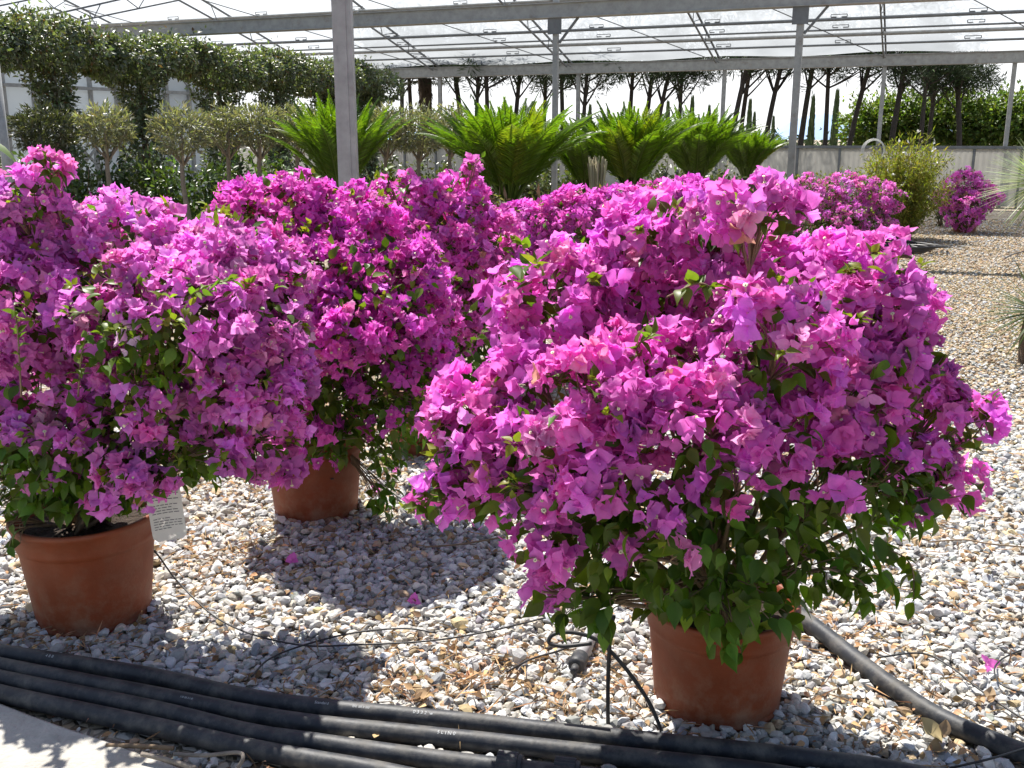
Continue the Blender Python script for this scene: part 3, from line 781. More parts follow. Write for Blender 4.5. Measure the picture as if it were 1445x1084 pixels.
for i, (px, py, lab) in enumerate([(583, 848, 'single fallen magenta bract on sunlit gravel between the two front pots'), (412, 790, 'fallen purple bract on shaded gravel in front of the middle pot'), (556, 664, 'fallen magenta bract on gravel right of the middle pot'),
                                (1393, 938, 'fallen purple bract on bright gravel near the right edge'), (530, 690, 'fallen purple bract in the shade close beside the middle pot')]):
    b = MB(); p = ground(px, py, .03)
    b.inst(TRIOS[i % 6], np.zeros((1, 3)), frames_z(np.array([[.3, -.7, .7]])), np.array([.032]), np.array([BRCOL]))
    tag(b.build('fallen_bract', M['bract'], loc=tuple(p)), lab, 'fallen flower', 'fallen bracts on the gravel')

# ================================================================== PIPES, TUBES, FITTINGS
def text_mesh(body, size):
    cu = bpy.data.curves.new('print', 'FONT'); cu.body = body; cu.size = size
    o = bpy.data.objects.new('print', cu); COL.objects.link(o)
    dg = bpy.context.evaluated_depsgraph_get(); me = o.evaluated_get(dg).to_mesh()
    v = np.array([q.co[:] for q in me.vertices]).reshape(-1, 3); me.calc_loop_triangles()
    f = np.array([t.vertices[:] for t in me.loop_triangles]).reshape(-1, 3)
    o.evaluated_get(dg).to_mesh_clear(); bpy.data.objects.remove(o); bpy.data.curves.remove(cu)
    return v, f
def print_on_pipe(parent, line, R, px0, body, size, ang):
    """wraps a line of print round a pipe, starting where the pipe passes photo column px0"""
    seg = np.linalg.norm(np.diff(line, axis=0), axis=1); cum = np.concatenate([[0], np.cumsum(seg)])
    st = ground(*px0)
    i0 = np.argmin(np.hypot(line[:, 0] - st[0], line[:, 1] - st[1])); s0 = cum[i0]
    v, f = text_mesh(body, size)
    s_ = np.clip(s0 + v[:, 0], 0, cum[-1] - 1e-3)
    P = np.stack([np.interp(s_, cum, line[:, k]) for k in range(3)], 1)
    P2 = np.stack([np.interp(s_ + 1e-3, cum, line[:, k]) for k in range(3)], 1)
    T = norm(P2 - P); up = np.tile([0, 0, 1.], (len(T), 1)); sd = norm(np.cross(up, T))    # sd points away from camera for left->right lines
    a = ang + v[:, 1] / R
    V = P + (R + .0006) * (np.sin(a)[:, None] * up - np.cos(a)[:, None] * sd)
    b = MB(); b.add(V, f); return b.build('print', M['pipeink'], parent)
PIPE_RAD = .0245
labs = ['black plastic pipe, rearmost of the bundle, touching the gravel', 'black plastic pipe, second from the gravel in the bundle, printed near the middle', 'black plastic pipe, third from the gravel in the bundle, with ribbed couplings', 'black plastic pipe of the bundle nearest the concrete path']
pipe_things = []
for i, L_ in enumerate(PIPES):
    t = thing('irrigation_pipe', labs[i], 'pipe', tuple(L_[0]), 'black pipes lying along the path')
    b = MB(); b.tube(L_ - L_[0], PIPE_RAD, 20); b.build('pipe_wall', M['blackpipe'], t); pipe_things.append(t)
def pprint(i, px0, body, size, ang):
    t = pipe_things[i]; o = print_on_pipe(None, PIPES[i], PIPE_RAD, px0, body, size, ang)
    o.data.transform(__import__('mathutils').Matrix.Translation(-t.location)); o.parent = t
pprint(0, (452, 1000), 'Standard', .011, .95)
pprint(0, (515, 1005), 'EN  IIII II IIIII', .009, .95)
pprint(0, (592, 1013), '0 3 3 2  w', .013, .95)
pprint(1, (628, 1045), '5 L I N 0', .013, .95)
pprint(1, (275, 1000), 'I III IIII II I III', .008, .95)
pprint(0, (78, 935), '4 B B', .012, .9)
# couplings on the third pipe
def coupling(t, line, px0, length, R):
    st = ground(*px0); j = np.argmin(np.hypot(line[:, 0] - st[0], line[:, 1] - st[1]))
    c = line[j]; T = norm(line[j + 1] - line[j - 1]); b = MB()
    n = 24; up = np.array([0, 0, 1.]); sd = norm(np.cross(T, up)); up = np.cross(sd, T)
    V = []; prof = [(-.5, .80), (-.5, 1.0), (.32, 1.0), (.34, .88), (.5, .86), (.5, .6)]
    for s_, q in prof:
        for a in range(n * 2):
            rib = 1.0 if a % 2 == 0 or q < .95 else .94
            an = a * PI / n; V.append(c - np.array(t.location) + T * s_ * length + R * q * rib * (math.cos(an) * sd + math.sin(an) * up))
    F = []
    m = n * 2
    for i in range(len(prof) - 1):
        for a in range(m): F.append((i * m + a, i * m + (a + 1) % m, (i + 1) * m + (a + 1) % m, (i + 1) * m + a))
    b.add(V, None, F); b.build('coupling', M['blackpipe'], t, smooth=False)
coupling(pipe_things[2], PIPES[2], (718, 1085), .06, .041)
coupling(pipe_things[2], PIPES[2], (800, 1094), .06, .041)
t = thing('irrigation_pipe', 'dusty black pipe running from the nearest pot to the lower right corner', 'pipe', tuple(PIPE_R[0]))
b = MB(); b.tube(PIPE_R - PIPE_R[0], .0265, 20); b.build('pipe_wall', M['blackpipe'], t)
# short grey pipe stub with a black cap
c0, c1 = ground(815, 936, .035), ground(853, 855, .035)
t = thing('pipe_stub', 'short grey pipe stub with a black end cap beside the nearest pot', 'pipe', tuple(c0))
b = MB(); b.tube([(0, 0, 0), c1 - c0], .021, 18); b.build('pipe_wall', M['greypvc'], t)
dd = norm(c1 - c0); b = MB(); b.tube([-dd * .022, -dd * .020, -dd * .012, dd * .035, dd * .036], [.016, .023, .0255, .0255, .022], 20); b.build('end_cap', M['blackpipe'], t)
b = MB(); b.tube([-dd * .05, -dd * .02], [.010, .013], 12); b.build('plug', M['blackpipe'], t)

def tube_thing(name, lab, pts, r, m, cat='tube', group=None):
    S = spline(pts, 8); b = MB(); b.tube(S - S[0], r, 7)
    return tag(b.build(name, M[m], loc=tuple(S[0])), lab, cat, group)
GT = 'thin black drip tubes on the gravel'
Z = lambda l, z=.035: [ground(x, y, z) for x, y in l]
rimB = np.array([bB[0] + .06, bB[1] - .19, .30])
tube_thing('drip_tube', 'thin black drip tube running down from the left pot rim across the gravel', [rimB, at_z(200, 765, .22), ground(250, 820, .09)] + Z([(300, 868), (355, 895), (430, 911), (500, 910), (600, 905), (680, 893), (770, 872)], .04), .0028, 'blacktube', group=GT)
tube_thing('drip_tube', 'thin black drip tube curving over gravel from the rear pipe towards the middle', Z([(355, 955), (380, 930), (430, 910), (500, 893), (570, 887), (615, 893)], .042), .0028, 'blacktube', group=GT)
tube_thing('drip_tube', 'thin black drip tube reaching from the middle pot across the shade', [np.array([bC[0] + .1, bC[1] - .18, .20])] + Z([(520, 672), (560, 700), (600, 722)], .035), .003, 'blacktube', group=GT)
tube_thing('drip_tube', 'thin black drip tube lying on sunlit gravel right of the dusty pipe', Z([(1238, 928), (1300, 922), (1340, 940), (1385, 975), (1445, 1015), (1500, 1040)], .04), .0028, 'blacktube', group=GT)
tube_thing('drip_tube', 'thin looped black drip tube on bright gravel at the right edge', Z([(1500, 900), (1440, 918), (1408, 935), (1405, 955), (1425, 972), (1500, 990)], .04), .0025, 'blacktube', group=GT)
tube_thing('drip_tube', 'thin black drip tube over the right hand pipe end in the corner', [ground(1340, 1084, .04), ground(1400, 1070, .07), ground(1460, 1052, .05)], .003, 'blacktube', group=GT)
tube_thing('drip_tube', 'thin black tube crossing gravel beneath the right side of the front plant', Z([(1310, 765), (1360, 762), (1400, 768), (1480, 775)], .04), .003, 'twig', group=GT)
tube_thing('drip_tube', 'short dark drip tube with a hook end left of the capped stub', Z([(715, 948), (750, 930), (790, 918), (820, 905)], .04), .003, 'blacktube', group=GT)
tube_thing('drip_tube', 'thin black drip tube lying on the far gravel path', Z([(1418, 365), (1432, 358), (1460, 352)], .05), .008, 'blacktube', group=GT)
# stakes by the front pot
tA = tube_thing('drip_stake', 'upright black stake pushed into gravel left of the nearest pot', [ground(858, 1030, .0), at_y(858, 960, ground(858, 1030)[1]), at_y(861, 900, ground(858, 1030)[1] + .01), at_y(866, 868, ground(858, 1030)[1] + .03)], .0055, 'blacktube', 'stake')
yb = ground(937, 1040)[1]
tube_thing('drip_stake', 'slanting black irrigation rod with a curled top leaning by the nearest pot', [ground(937, 1040, .0), at_y(915, 990, yb + .03), at_y(880, 940, yb + .05), at_y(845, 905, yb + .07), at_y(810, 893, yb + .08), at_y(782, 895, yb + .08), at_y(775, 907, yb + .07), at_y(795, 912, yb + .06), at_y(835, 908, yb + .05)], .0055, 'blacktube', 'stake')
tube_thing('straw_stem', 'long pale straw lying on shaded gravel under the pink sprig', Z([(600, 772), (650, 768), (710, 758)], .04), .0035, 'twig', 'straw')
tube_thing('dry_stick', 'curved grey stick on the earth beside the concrete path', Z([(150, 1052), (200, 1053), (245, 1056)], .03), .006, 'twig', 'stick')
tube_thing('dry_stick', 'pale broken stick lying on the concrete path edge', Z([(200, 1064), (235, 1072), (275, 1084)], .05), .006, 'greybark', 'stick')
tube_thing('pipe_clip', 'grey bent plastic strip lying against the nearest black pipe', [ground(245, 1064, .05), ground(290, 1066, .05), ground(335, 1062, .06), ground(343, 1070, .06), ground(335, 1084, .045)], .005, 'greybark', 'plastic strip')

# paper tag hanging beside the left pot
ct = at_y(234, 718, bB[1] - .12); m_ = px2m(bB[1], .3)
ux = norm(np.array([.93, .30, .05])); uy = norm(np.array([.24, -.10, 1.0])); uy = norm(uy - ux * ux.dot(uy)); un = np.cross(ux, uy)
tg = thing('paper_tag', 'white printed paper tag with rounded end hanging beside the left pot', 'tag', tuple(ct))
W_, H_ = 44 * m_, 98 * m_
b = MB(); V = []
nx, ny = 5, 15
for j in range(ny):
    s_ = j / (ny - 1)
    cut = 1.0 if s_ > .10 else (.72 + .28 * math.sqrt(max(0, 1 - ((.10 - s_) / .10) ** 2)))
    for i in range(nx):
        q = (i / (nx - 1) - .5)
        V.append(ux * q * W_ * cut + uy * (s_ - .5) * H_ + un * (.006 * math.sin(3 * s_) + .02 * q * q))
Vt = [v - un * .0008 for v in V]
F = []
for j in range(ny - 1):
    for i in range(nx - 1):
        a = j * nx + i; F.append((a, a + 1, a + nx + 1, a + nx))
b.add(V, None, F); b.build('sheet', M['paper'], tg)
b = MB(); rr_ = random.Random(3)
for ln in range(17):
    s_ = .20 + ln * .042; x = -.40
    if ln in (5, 10): continue
    end = .38 if ln % 4 else .1
    while x < end:
        wd = rr_.uniform(.05, .16)
        q0, q1 = x, min(x + wd, .42); x += wd + .03
        P = []
        for qq, s2 in ((q0, s_), (q1, s_), (q1, s_ + .011), (q0, s_ + .011)):
            P.append(ux * qq * W_ + uy * (s2 - .5) * H_ + un * (.006 * math.sin(3 * s2) + .02 * qq * qq) - un * .0012)
        b.add(P, None, [(0, 1, 2, 3)])
        b.add([p + un * .0024 for p in P], None, [(0, 1, 2, 3)])
b.build('print', M['ink'], tg)
b = MB(); topc = uy * H_ * .48
b.tube(bez(topc, topc + np.array([.0, .0, .06]), topc + np.array([-.03, .05, .12]), 6), .0012, 5); b.build('string', M['twig'], tg)

# ================================================================== GREENHOUSE FRAME
HB = 3.2
m0, m1 = at_z(487, 30, HB), at_z(1000, 5, HB)
f0, f1 = at_z(560, 104, HB), at_z(1440, 80, HB)
E1 = norm((norm(m1 - m0) + norm(f1 - f0)) / 2); E2 = np.array([-E1[1], E1[0], 0])
Mref = (m0 + m1) / 2; Fref = (f0 + f1) / 2
def on_line(ref, px):
    """where the photo column px (at the horizon) meets the line through ref along E1"""
    d = ray(px, 195)[:2]; A = np.array([d, -E1[:2]]).T
    t, s_ = np.linalg.solve(A, ref[:2]); return np.array([d[0] * t, d[1] * t, 0])
gap = (Fref - Mref) @ E2
gh = thing('greenhouse_frame', 'open galvanised steel greenhouse frame with a film covered roof bay', 'greenhouse', tuple(Mref * np.array([1, 1, 0])))
G0 = np.array(gh.location)
def gpart(name, mb, m, smooth=False):
    for v in mb.v: v -= G0
    return mb.build(name, M[m], gh, smooth)
rzE = math.atan2(E1[1], E1[0])
for px, wd, top in ((783, .070, HB + .3), (1119, .086, HB + .45)):
    p = on_line(Mref, px); b = MB(); b.box(p + np.array([0, 0, top / 2 - .06]), (wd, wd, top - .12), rzE)
    b.box(p + np.array([0, 0, .01]), (.22, .22, .02), rzE); gpart('post', b, 'galv')
for px in (622, 815, 1018, 1240, 1420, 400):
    p = on_line(Fref, px); b = MB(); b.box(p + np.array([0, 0, HB / 2 - .06]), (.09, .09, HB - .12), rzE); gpart('post', b, 'galv')
pn = at_y(494, 300, 6.0); pn[2] = 0
b = MB(); b.box(pn + np.array([0, 0, 2.0]), (.108, .09, 4.0), 0)
b.box(pn + np.array([0, -.046, 2.0]), (.05, .006, 4.0), 0)
b.box(pn + np.array([-.03, -.0465, 1.95 + .05]), (.004, .004, .004), 0); gpart('post', b, 'galv')
def beam(ref, t0, t1, hgt, wd, zc):
    b = MB(); A = ref * np.array([1, 1, 0]) + E1 * t0 + np.array([0, 0, zc]); B = ref * np.array([1, 1, 0]) + E1 * t1 + np.array([0, 0, zc])
    b.bar(A, B, wd, hgt)
    b.bar(A + np.array([0, 0, hgt / 2 + .008]), B + np.array([0, 0, hgt / 2 + .008]), wd + .07, .016)
    b.bar(A - np.array([0, 0, hgt / 2 + .006]), B - np.array([0, 0, hgt / 2 + .006]), wd + .04, .012)
    return b
gpart('gutter_beam', beam(Mref, -9, 16, .17, .16, HB), 'galv')
gpart('gutter_beam', beam(Fref, -14, 20, .22, .18, HB), 'galv')
# roof slope over the back bay
ridge_h = HB + .12 + math.tan(math.radians(15)) * gap / 2
FB = Fref * np.array([1, 1, 0]); MBs = Mref * np.array([1, 1, 0])
def slope_pt(t_along, s_):
    """s_=0 at the far gutter, 1 at the ridge, 2 at the near gutter"""
    back = FB - E2 * gap / 2 * s_
    z = HB + .12 + (ridge_h - HB - .12) * (1 - abs(1 - s_))
    return back + E1 * t_along + np.array([0, 0, z])
al = [(on_line(Fref, px) - FB) @ E1 for px in (622, 815, 1018, 1240, 1420)]
step = (al[3] - al[0]) / 3
ts = [al[0] + step * k for k in range(-4, 7)]
for ta in ts:                                                # lattice rafters
    b = MB()
    for s0, s1 in (((0, 1), (1, 2)) if ta < ts[4] - .1 else ((0, 1),)):
        A, B = slope_pt(ta, s0), slope_pt(ta, s1)
        b.bar(A, B, .036, .036)
        lo = np.array([0, 0, -.30]) - E1 * 0.05
        A2 = slope_pt(ta, s0 + (.06 if s0 == 0 else 0)) + lo * (1 if s0 else .6); B2 = slope_pt(ta, s1 - (.06 if s1 == 2 else 0)) + lo * (1 if s1 == 1 else .6)
        b.bar(A2, B2, .032, .032)
        for k in range(8):
            q = (k + .5) / 8; q2 = (k + 1) / 8
            b.bar(A + (B - A) * q, A2 + (B2 - A2) * q2 if k % 2 else A2 + (B2 - A2) * (k / 8), .016, .016)
    gpart('rafter', b, 'galvdark')
# purlins and hanging pipes: heights read at photo column 900
nsl = np.cross(E1, slope_pt(0, 1) - slope_pt(0, 0)); nsl /= np.linalg.norm(nsl)
def s_at(px, py):
    d = ray(px, py); o_ = np.array([0, 0, CAM_H]); t = ((slope_pt(0, 0) - o_) @ nsl) / (d @ nsl); p = o_ + d * t
    return -((p - FB) @ E2) / (gap / 2)
for py, r_, m in ((33, .034, 'galvdark'), (47, .020, 'galvdark'), (54, .04, 'galv'), (67, .024, 'galvdark'), (-12, .03, 'galv')):
    s_ = s_at(900, py); b = MB(); dz = np.array([0, 0, -.09])
    b.tube([slope_pt(-16, s_) + dz, slope_pt(21, s_) + dz], r_, 8)
    if r_ < .036:
        for ta in np.arange(-14.2, 20, 2.6):                    # clips
            c = slope_pt(ta, s_) + dz + np.array([0, 0, .045])
            b.bar(c - E1 * .16, c - E1 * .05, .02, .02); b.bar(c + E1 * .05, c + E1 * .16, .02, .02)
            b.bar(c - E1 * .16 + np.array([0, 0, .05]), c + E1 * .16 + np.array([0, 0, .05]), .014, .014)
            b.bar(c - E1 * .16, c - E1 * .16 + np.array([0, 0, .05]), .014, .014); b.bar(c + E1 * .16, c + E1 * .16 + np.array([0, 0, .05]), .014, .014)
    gpart('purlin', b, m)
for k in range(len(ts) - 1):                                 # thin brace wires
    b = MB(); A = slope_pt(ts[k + 1], .02) + np.array([0, 0, -.1]); B = slope_pt(ts[k], .95) + np.array([0, 0, -.1])
    b.tube([A, B], .011, 5); gpart('brace_wire', b, 'galvdark')
b = MB(); b.tube([slope_pt(-16, 1), slope_pt(21, 1)], .05, 8); gpart('ridge_bar', b, 'galv')
b = MB(); nx, ny = 60, 10; V = []
for j in range(ny + 1):
    for i in range(nx + 1):
        ta = -16 + 37 * i / nx; s_ = j / ny
        ph = (ta - ts[0]) / step; V.append(slope_pt(ta, s_) + np.array([0, 0, .05 + .03 * math.cos(2 * PI * ph)]))
F = [(j * (nx + 1) + i, j * (nx + 1) + i + 1, (j + 1) * (nx + 1) + i + 1, (j + 1) * (nx + 1) + i) for j in range(ny) for i in range(nx)]
b.add(V, None, F); gpart('roof_film', b, 'film', True)
# bracket plates where the near posts meet the gutter
for px in (783, 1119):
    p = on_line(Mref, px); b = MB(); b.box(p + np.array([0, 0, HB - .2]) - E2 * .06, (.2, .012, .22), rzE)
    b.bar(p + np.array([0, 0, HB - .42]) + E1 * .05, p + np.array([0, 0, HB - .10]) + E1 * .32, .03, .03); gpart('bracket', b, 'galvdark')

# low wall along the back
wl = thing('low_wall', 'low wall of pale sheets between dark uprights along the back', 'wall', tuple(FB))
W0 = FB.copy(); k = 0
HW = 1.30
def wpart(name, b, m):
    for v in b.v: v -= W0
    return b.build(name, M[m], wl, False)
b = MB(); b.bar(FB - E1 * 14 - E2 * .09 + np.array([0, 0, HW]), FB + E1 * 20 - E2 * .09 + np.array([0, 0, HW]), .10, .06); wpart('top_rail', b, 'galvdark')
tt = -14.0
while tt < 20:
    b = MB(); p = FB + E1 * tt - E2 * .09; b.box(p + np.array([0, 0, HW / 2 - .02]), (.05, .06, HW - .04), rzE); wpart('upright', b, 'galvdark')
    b = MB(); wd = .95; V = []; n_ = 30
    for i in range(n_ + 1):
        q = p + E1 * (.03 + (wd - .06) * i / n_) + E2 * (.004 * math.sin(i * 1.6) + .02)
        V += [q + np.array([0, 0, .02]), q + np.array([0, 0, HW - .035])]
    b.add(V, None, [(2 * i, 2 * i + 2, 2 * i + 3, 2 * i + 1) for i in range(n_)]); wpart('sheet', b, 'panel')
    tt += wd
# pale hose coil hung on the wall
cc = at_y(1232, 213, on_line(Fref, 1232)[1] - .35); b = MB()
for q in range(3):
    a = np.linspace(0, 2 * PI, 40); R = .23 + .018 * q
    b.tube(np.stack([R * np.cos(a), np.full(40, .02 * q - .04), R * np.sin(a)], 1), .0085, 6, cap=False)
tag(b.build('hose_coil', M['hose'], loc=tuple(cc)), 'pale coiled hose hung at the low wall behind the bushy shrub', 'hose')
# black coil on the ground
cc = ground(1258, 352, .03); b = MB()
for q in range(5):
    a = np.linspace(0, 2 * PI, 50); R = .36 + .045 * q
    b.tube(np.stack([R * np.cos(a) * 1.15 + .02 * q, R * np.sin(a), .015 * q + .02 * np.sin(a * 2 + q)], 1), .016, 6, cap=False)
tag(b.build('hose_coil', M['blacktube'], loc=tuple(cc)), 'black hose coil lying on gravel beside the low bougainvillea bush', 'hose')

# ================================================================== VEGETATION BEHIND
def shell_pts(n, c, R, r, lo=.7, hi=1.05, flat=None):
    d = rand_dirs(n, r); return c + d * R * (r.uniform(lo, hi, n))[:, None], d

# trees trained into an arcade, left
GA = 'trees trained into a leafy arcade'
A0, A1 = at_z(0, 14, 3.05), at_z(530, 92, 3.05)
AD = norm((A1 - A0) * np.array([1, 1, 0])); AS = np.array([AD[1], -AD[0], 0])
def arc_t(px):
    d = ray(px, 195)[:2]; Mx = np.array([d, -AD[:2]]).T; t, s_ = np.linalg.solve(Mx, A0[:2]); return s_
cols_px = [-70, 82, 202, 312, 392, 462, 520]
ct_ = [arc_t(p) for p in cols_px]
alab = ['arcade tree at the left edge, column mostly outside the frame', 'arcade tree behind the darkest leftmost clipped olive', 'arcade tree between the second and third clipped olives', 'arcade tree behind the paired olive crowns, left of the feathery cycad', 'arcade tree second from the near steel post', 'arcade tree just left of the near steel post', 'arcade tree at the far end, right of the near steel post']
for i, t0 in enumerate(ct_):
    r = np.random.default_rng(300 + i)
    c = A0 * np.array([1, 1, 0]) + AD * t0
    root = thing('arcade_tree', alab[i], 'tree', tuple(c), GA)
    lo = (ct_[i - 1] - t0) / 2 if i else -1.2
    hi = (ct_[i + 1] - t0) / 2 if i < len(ct_) - 1 else .7
    lf = MB()
    # lintel
    n = int((hi - lo) * 4200)
    ta = r.uniform(lo - .1, hi + .1, n); a = r.uniform(0, 2 * PI, n)
    rr = r.uniform(.72, 1.08, n) * (1 + .12 * np.sin(3.1 * (ta + t0)) + .1 * np.sin(7 * (ta + t0) + 3 * a) + .07 * np.sin(13 * (ta + t0)))
    P = AD * ta[:, None] + AS * (np.cos(a) * .52 * rr)[:, None] + np.array([0, 0, 1.0]) * (2.72 + np.sin(a) * .28 * rr + .07 * np.sin(2.3 * (ta + t0)) - .06)[:, None]
    nn = AS * np.cos(a)[:, None] + np.array([0, 0, 1.]) * np.sin(a)[:, None]
    # column
    m = 5200
    z = 2.55 * r.random(m) ** .75; a2 = r.uniform(0, 2 * PI, m); rc = (.24 + .14 * (z / 2.5) ** 6) * r.uniform(.55, 1.1, m) * (1 + .22 * np.sin(5 * z + i) + .2 * np.sin(3 * a2 + 4 * z))
    P2 = np.stack([np.cos(a2) * rc, np.sin(a2) * rc, z], 1); n2 = np.stack([np.cos(a2), np.sin(a2), np.full(m, .3)], 1)
    # loose shoots above the clipped top
    s3 = 160; ta3 = r.uniform(lo, hi, s3); P3 = AD * ta3[:, None] + AS * r.normal(0, .25, s3)[:, None] + np.array([0, 0, 1.]) * (2.92 + np.abs(r.normal(0, .09, s3)) + .07 * np.sin(2.3 * (ta3 + t0)))[:, None]
    P = np.concatenate([P, P2, P3]); nn = np.concatenate([nn, n2, np.tile([0, 0, 1.], (s3, 1))]); N = len(P)
    f = norm(nn * .6 + jitter(r, N, .8) + np.array([0, 0, -.25])); nz = norm(nn + jitter(r, N, .55) + np.array([0, 0, .5]))
    tint = vary((.110, .138, .078), N, .40, .08, r); dry = r.random(N) < .03; tint[dry] = (.16, .09, .04)
    lf.inst(LEAF2, P, frames_yz(f, nz), r.uniform(.05, .095, N), tint)
    lf.build('crown', M['farleaf'], root)
    tb = MB(); tb.tube([(0, 0, 0), (.03, 0, 1.2), (0, .03, 2.6)], [.07, .055, .04], 8); tb.tube([(0, 0, 2.5), tuple(AD * hi * .8 + np.array([0, 0, 2.7]))], [.035, .015], 6)
    tb.build('trunk', M['bark'], root)

# clipped olive standards
GO = 'clipped olive standards in a row'
def olive(seed, rx, rz_, n=2600, tone=(.20, .205, .14)):
    r = np.random.default_rng(seed)
    root = thing('olive_standard', '', 'tree', (0, 0, 0), GO)
    lf = MB(); P, d = shell_pts(n, np.array([0, 0, 1.56]), np.array([rx, rx, rz_]), r, .55, 1.08)
    P *= 1 + .05 * np.sin(9 * d[:, :1] + 7 * d[:, 1:2])
    P[:, 2] = np.where(P[:, 2] < 1.40, 1.40 + (P[:, 2] - 1.40) * .6, P[:, 2])
    f = norm(d + jitter(r, n, .75) + np.array([0, 0, .2])); nz = norm(d + jitter(r, n, .6))
    lf.inst(NARROW2, P, frames_yz(f, nz), r.uniform(.05, .10, n), vary(tone, n, .3, .06, r)); lf.build('crown', M['farleaf'], root)
    tb = MB(); tb.tube(spline([(0, 0, 0), (.02, .01, .5), (-.02, 0, 1.0), (.0, 0, 1.5)], 5), np.linspace(.035, .022, 16), 7)
    for k in range(5):
        a = k * 1.26; tb.tube([(0, 0, 1.2), (.15 * math.cos(a), .15 * math.sin(a), 1.38), (.26 * math.cos(a), .26 * math.sin(a), 1.55)], [.014, .01, .005], 5)
    tb.build('trunk', M['greybark'], root); return root
ol = [(60, 11.6, .33, .20, 'darkest clipped olive standard, leftmost of the row'), (150, 11.8, .29, .17, 'clipped olive standard left of the fullest silvery one'), (256, 11.3, .30, .22, 'fullest silvery clipped olive standard with the thick pale trunk'),
      (322, 12.2, .26, .17, 'clipped olive standard, left one of the merged pair before the arcade'), (366, 12.0, .28, .17, 'clipped olive standard, right one of the merged pair before the arcade'), (420, 12.4, .28, .17, 'clipped olive standard just above the feathery cycad left of the near post'),
      (545, 12.8, .28, .20, 'clipped olive standard just right of the near steel post'), (592, 12.6, .32, .24, 'clipped olive standard between the near post and the biggest cycad'), (636, 13.4, .25, .20, 'small clipped olive standard behind the left side of the biggest cycad')]
for i, (px, Y, rx, rz_, lab) in enumerate(ol):
    o = olive(400 + i, rx, rz_, int(2600 * (rx / .33) ** 2), (.05, .058, .032) if i == 0 else (.20, .205, .14))
    p = at_y(px, 195, Y); top = at_y(px, 158, Y)[2]
    o.location = (p[0], Y, 0); o.scale = (1, 1, top / (1.56 + rz_)); o['label'] = lab

# leafy undergrowth shrubs behind the olives
GS = 'leafy nursery shrubs under the arcade'
def shrub(seed, h, rad, n, tone, tpl=LEAF2, size=(.06, .11), name='shrub', stems=7, mat_='farleaf'):
    r = np.random.default_rng(seed); root = thing(name, '', 'shrub', (0, 0, 0), GS)
    lf = MB(); tb = MB(); Ps = []; Ds = []
    for k in range(stems * 3):
        a = r.uniform(0, 2 * PI); e = r.uniform(.1, 1) ** .7 * rad; hh = h * r.uniform(.35, 1.0) * (1 - .25 * (e / rad) ** 2)
        S = bez((r.normal(0, .05), r.normal(0, .05), 0), (e * .4 * math.cos(a), e * .4 * math.sin(a), hh * .6), (e * math.cos(a), e * math.sin(a), hh), 10)
        if k < stems * 2: tb.tube(S, np.linspace(.010, .004, 10), 5)
        m = n // (stems * 3); ii = r.uniform(.12, 1, m) * 9; i0 = np.clip(ii.astype(int), 0, 8); fr = (ii - i0)[:, None]
        Ps.append(S[i0] * (1 - fr) + S[i0 + 1] * fr + r.normal(0, .05, (m, 3))); Ds.append(norm(S[i0 + 1] - S[i0]))
    P = np.concatenate(Ps); T = np.concatenate(Ds); N = len(P)
    f = norm(T * .5 + jitter(r, N, .7)); nz = norm(np.array([0, 0, 1.]) + jitter(r, N, .6))
    lf.inst(tpl, P, frames_yz(f, nz), r.uniform(*size, N), vary(tone, N, .3, .1, r)); lf.build('leaves', M[mat_], root); tb.build('stems', M['twig'], root)
    return root
shs = [(30, 13.3, 1.25, 'dark bushy nursery shrub low at the left edge below the dark olive'), (105, 12.6, 1.05, 'pale green nursery shrub behind the tall pink sprig at left'), (140, 13.6, 1.25, 'bright leafy nursery shrub below the second clipped olive'), (225, 13.8, 1.3, 'bushy nursery shrub between the trunks of the second and third olives'),
       (290, 13.2, 1.25, 'leafy nursery shrub right of the thick pale olive trunk'), (330, 14.5, 1.2, 'nursery shrub under the merged pair of olive crowns'), (375, 13.5, 1.25, 'nursery shrub left of the feathery cycad behind magenta blooms'), (440, 14.5, 1.2, 'nursery shrub hidden behind the feathery cycad left of the near post')]
for i, (px, Y, h, lab) in enumerate(shs):
    o = shrub(500 + i, h * 1.17, .55, 2300, (.05, .085, .022) if i % 3 else (.075, .12, .03)); o['label'] = lab; o.location = (at_y(px, 195, Y)[0], Y, 0)
shs3 = [(672, 17.5, 1.5, 'low shrub against the wall seen through the left fronds of the biggest cycad'), (765, 18.0, 1.45, 'low shrub against the wall left of the first back post, behind the biggest cycad'), (800, 17.0, 1.4, 'low shrub against the wall right of the first back post'), (935, 17.0, 1.35, 'low shrub against the wall right of the cycad beside the tied stalks'), (1012, 17.0, 1.3, 'low shrub between the two rightmost cycads, against the wall'), (1090, 16.5, 1.0, 'low shrub at the wall right of the smallest cycad'), (520, 16.0, 1.5, 'low shrub behind the near post and its cycad, before the wall'), (605, 17.0, 1.5, 'low shrub behind the trunk of the olive left of the biggest cycad')]
for i, (px, Y, h, lab) in enumerate(shs3):
    o = shrub(580 + i, h, .8, 2400, (.075, .095, .035)); o['label'] = lab; o.location = (at_y(px, 195, Y)[0], Y, 0)
shs2 = [(560, 14.0, .9, 'thin twiggy nursery shrub right of the near post before the back wall'), (628, 12.5, 1.0, 'upright leafy nursery shrub left of the biggest cycad'), (655, 14.5, 1.0, 'sparse nursery shrub behind the lower left fronds of the biggest cycad')]
for i, (px, Y, h, lab) in enumerate(shs2):
    o = shrub(540 + i, h, .35, 700, (.06, .09, .03), NARROW2, (.08, .14)); o['label'] = lab; o.location = (at_y(px, 195, Y)[0], Y, 0)

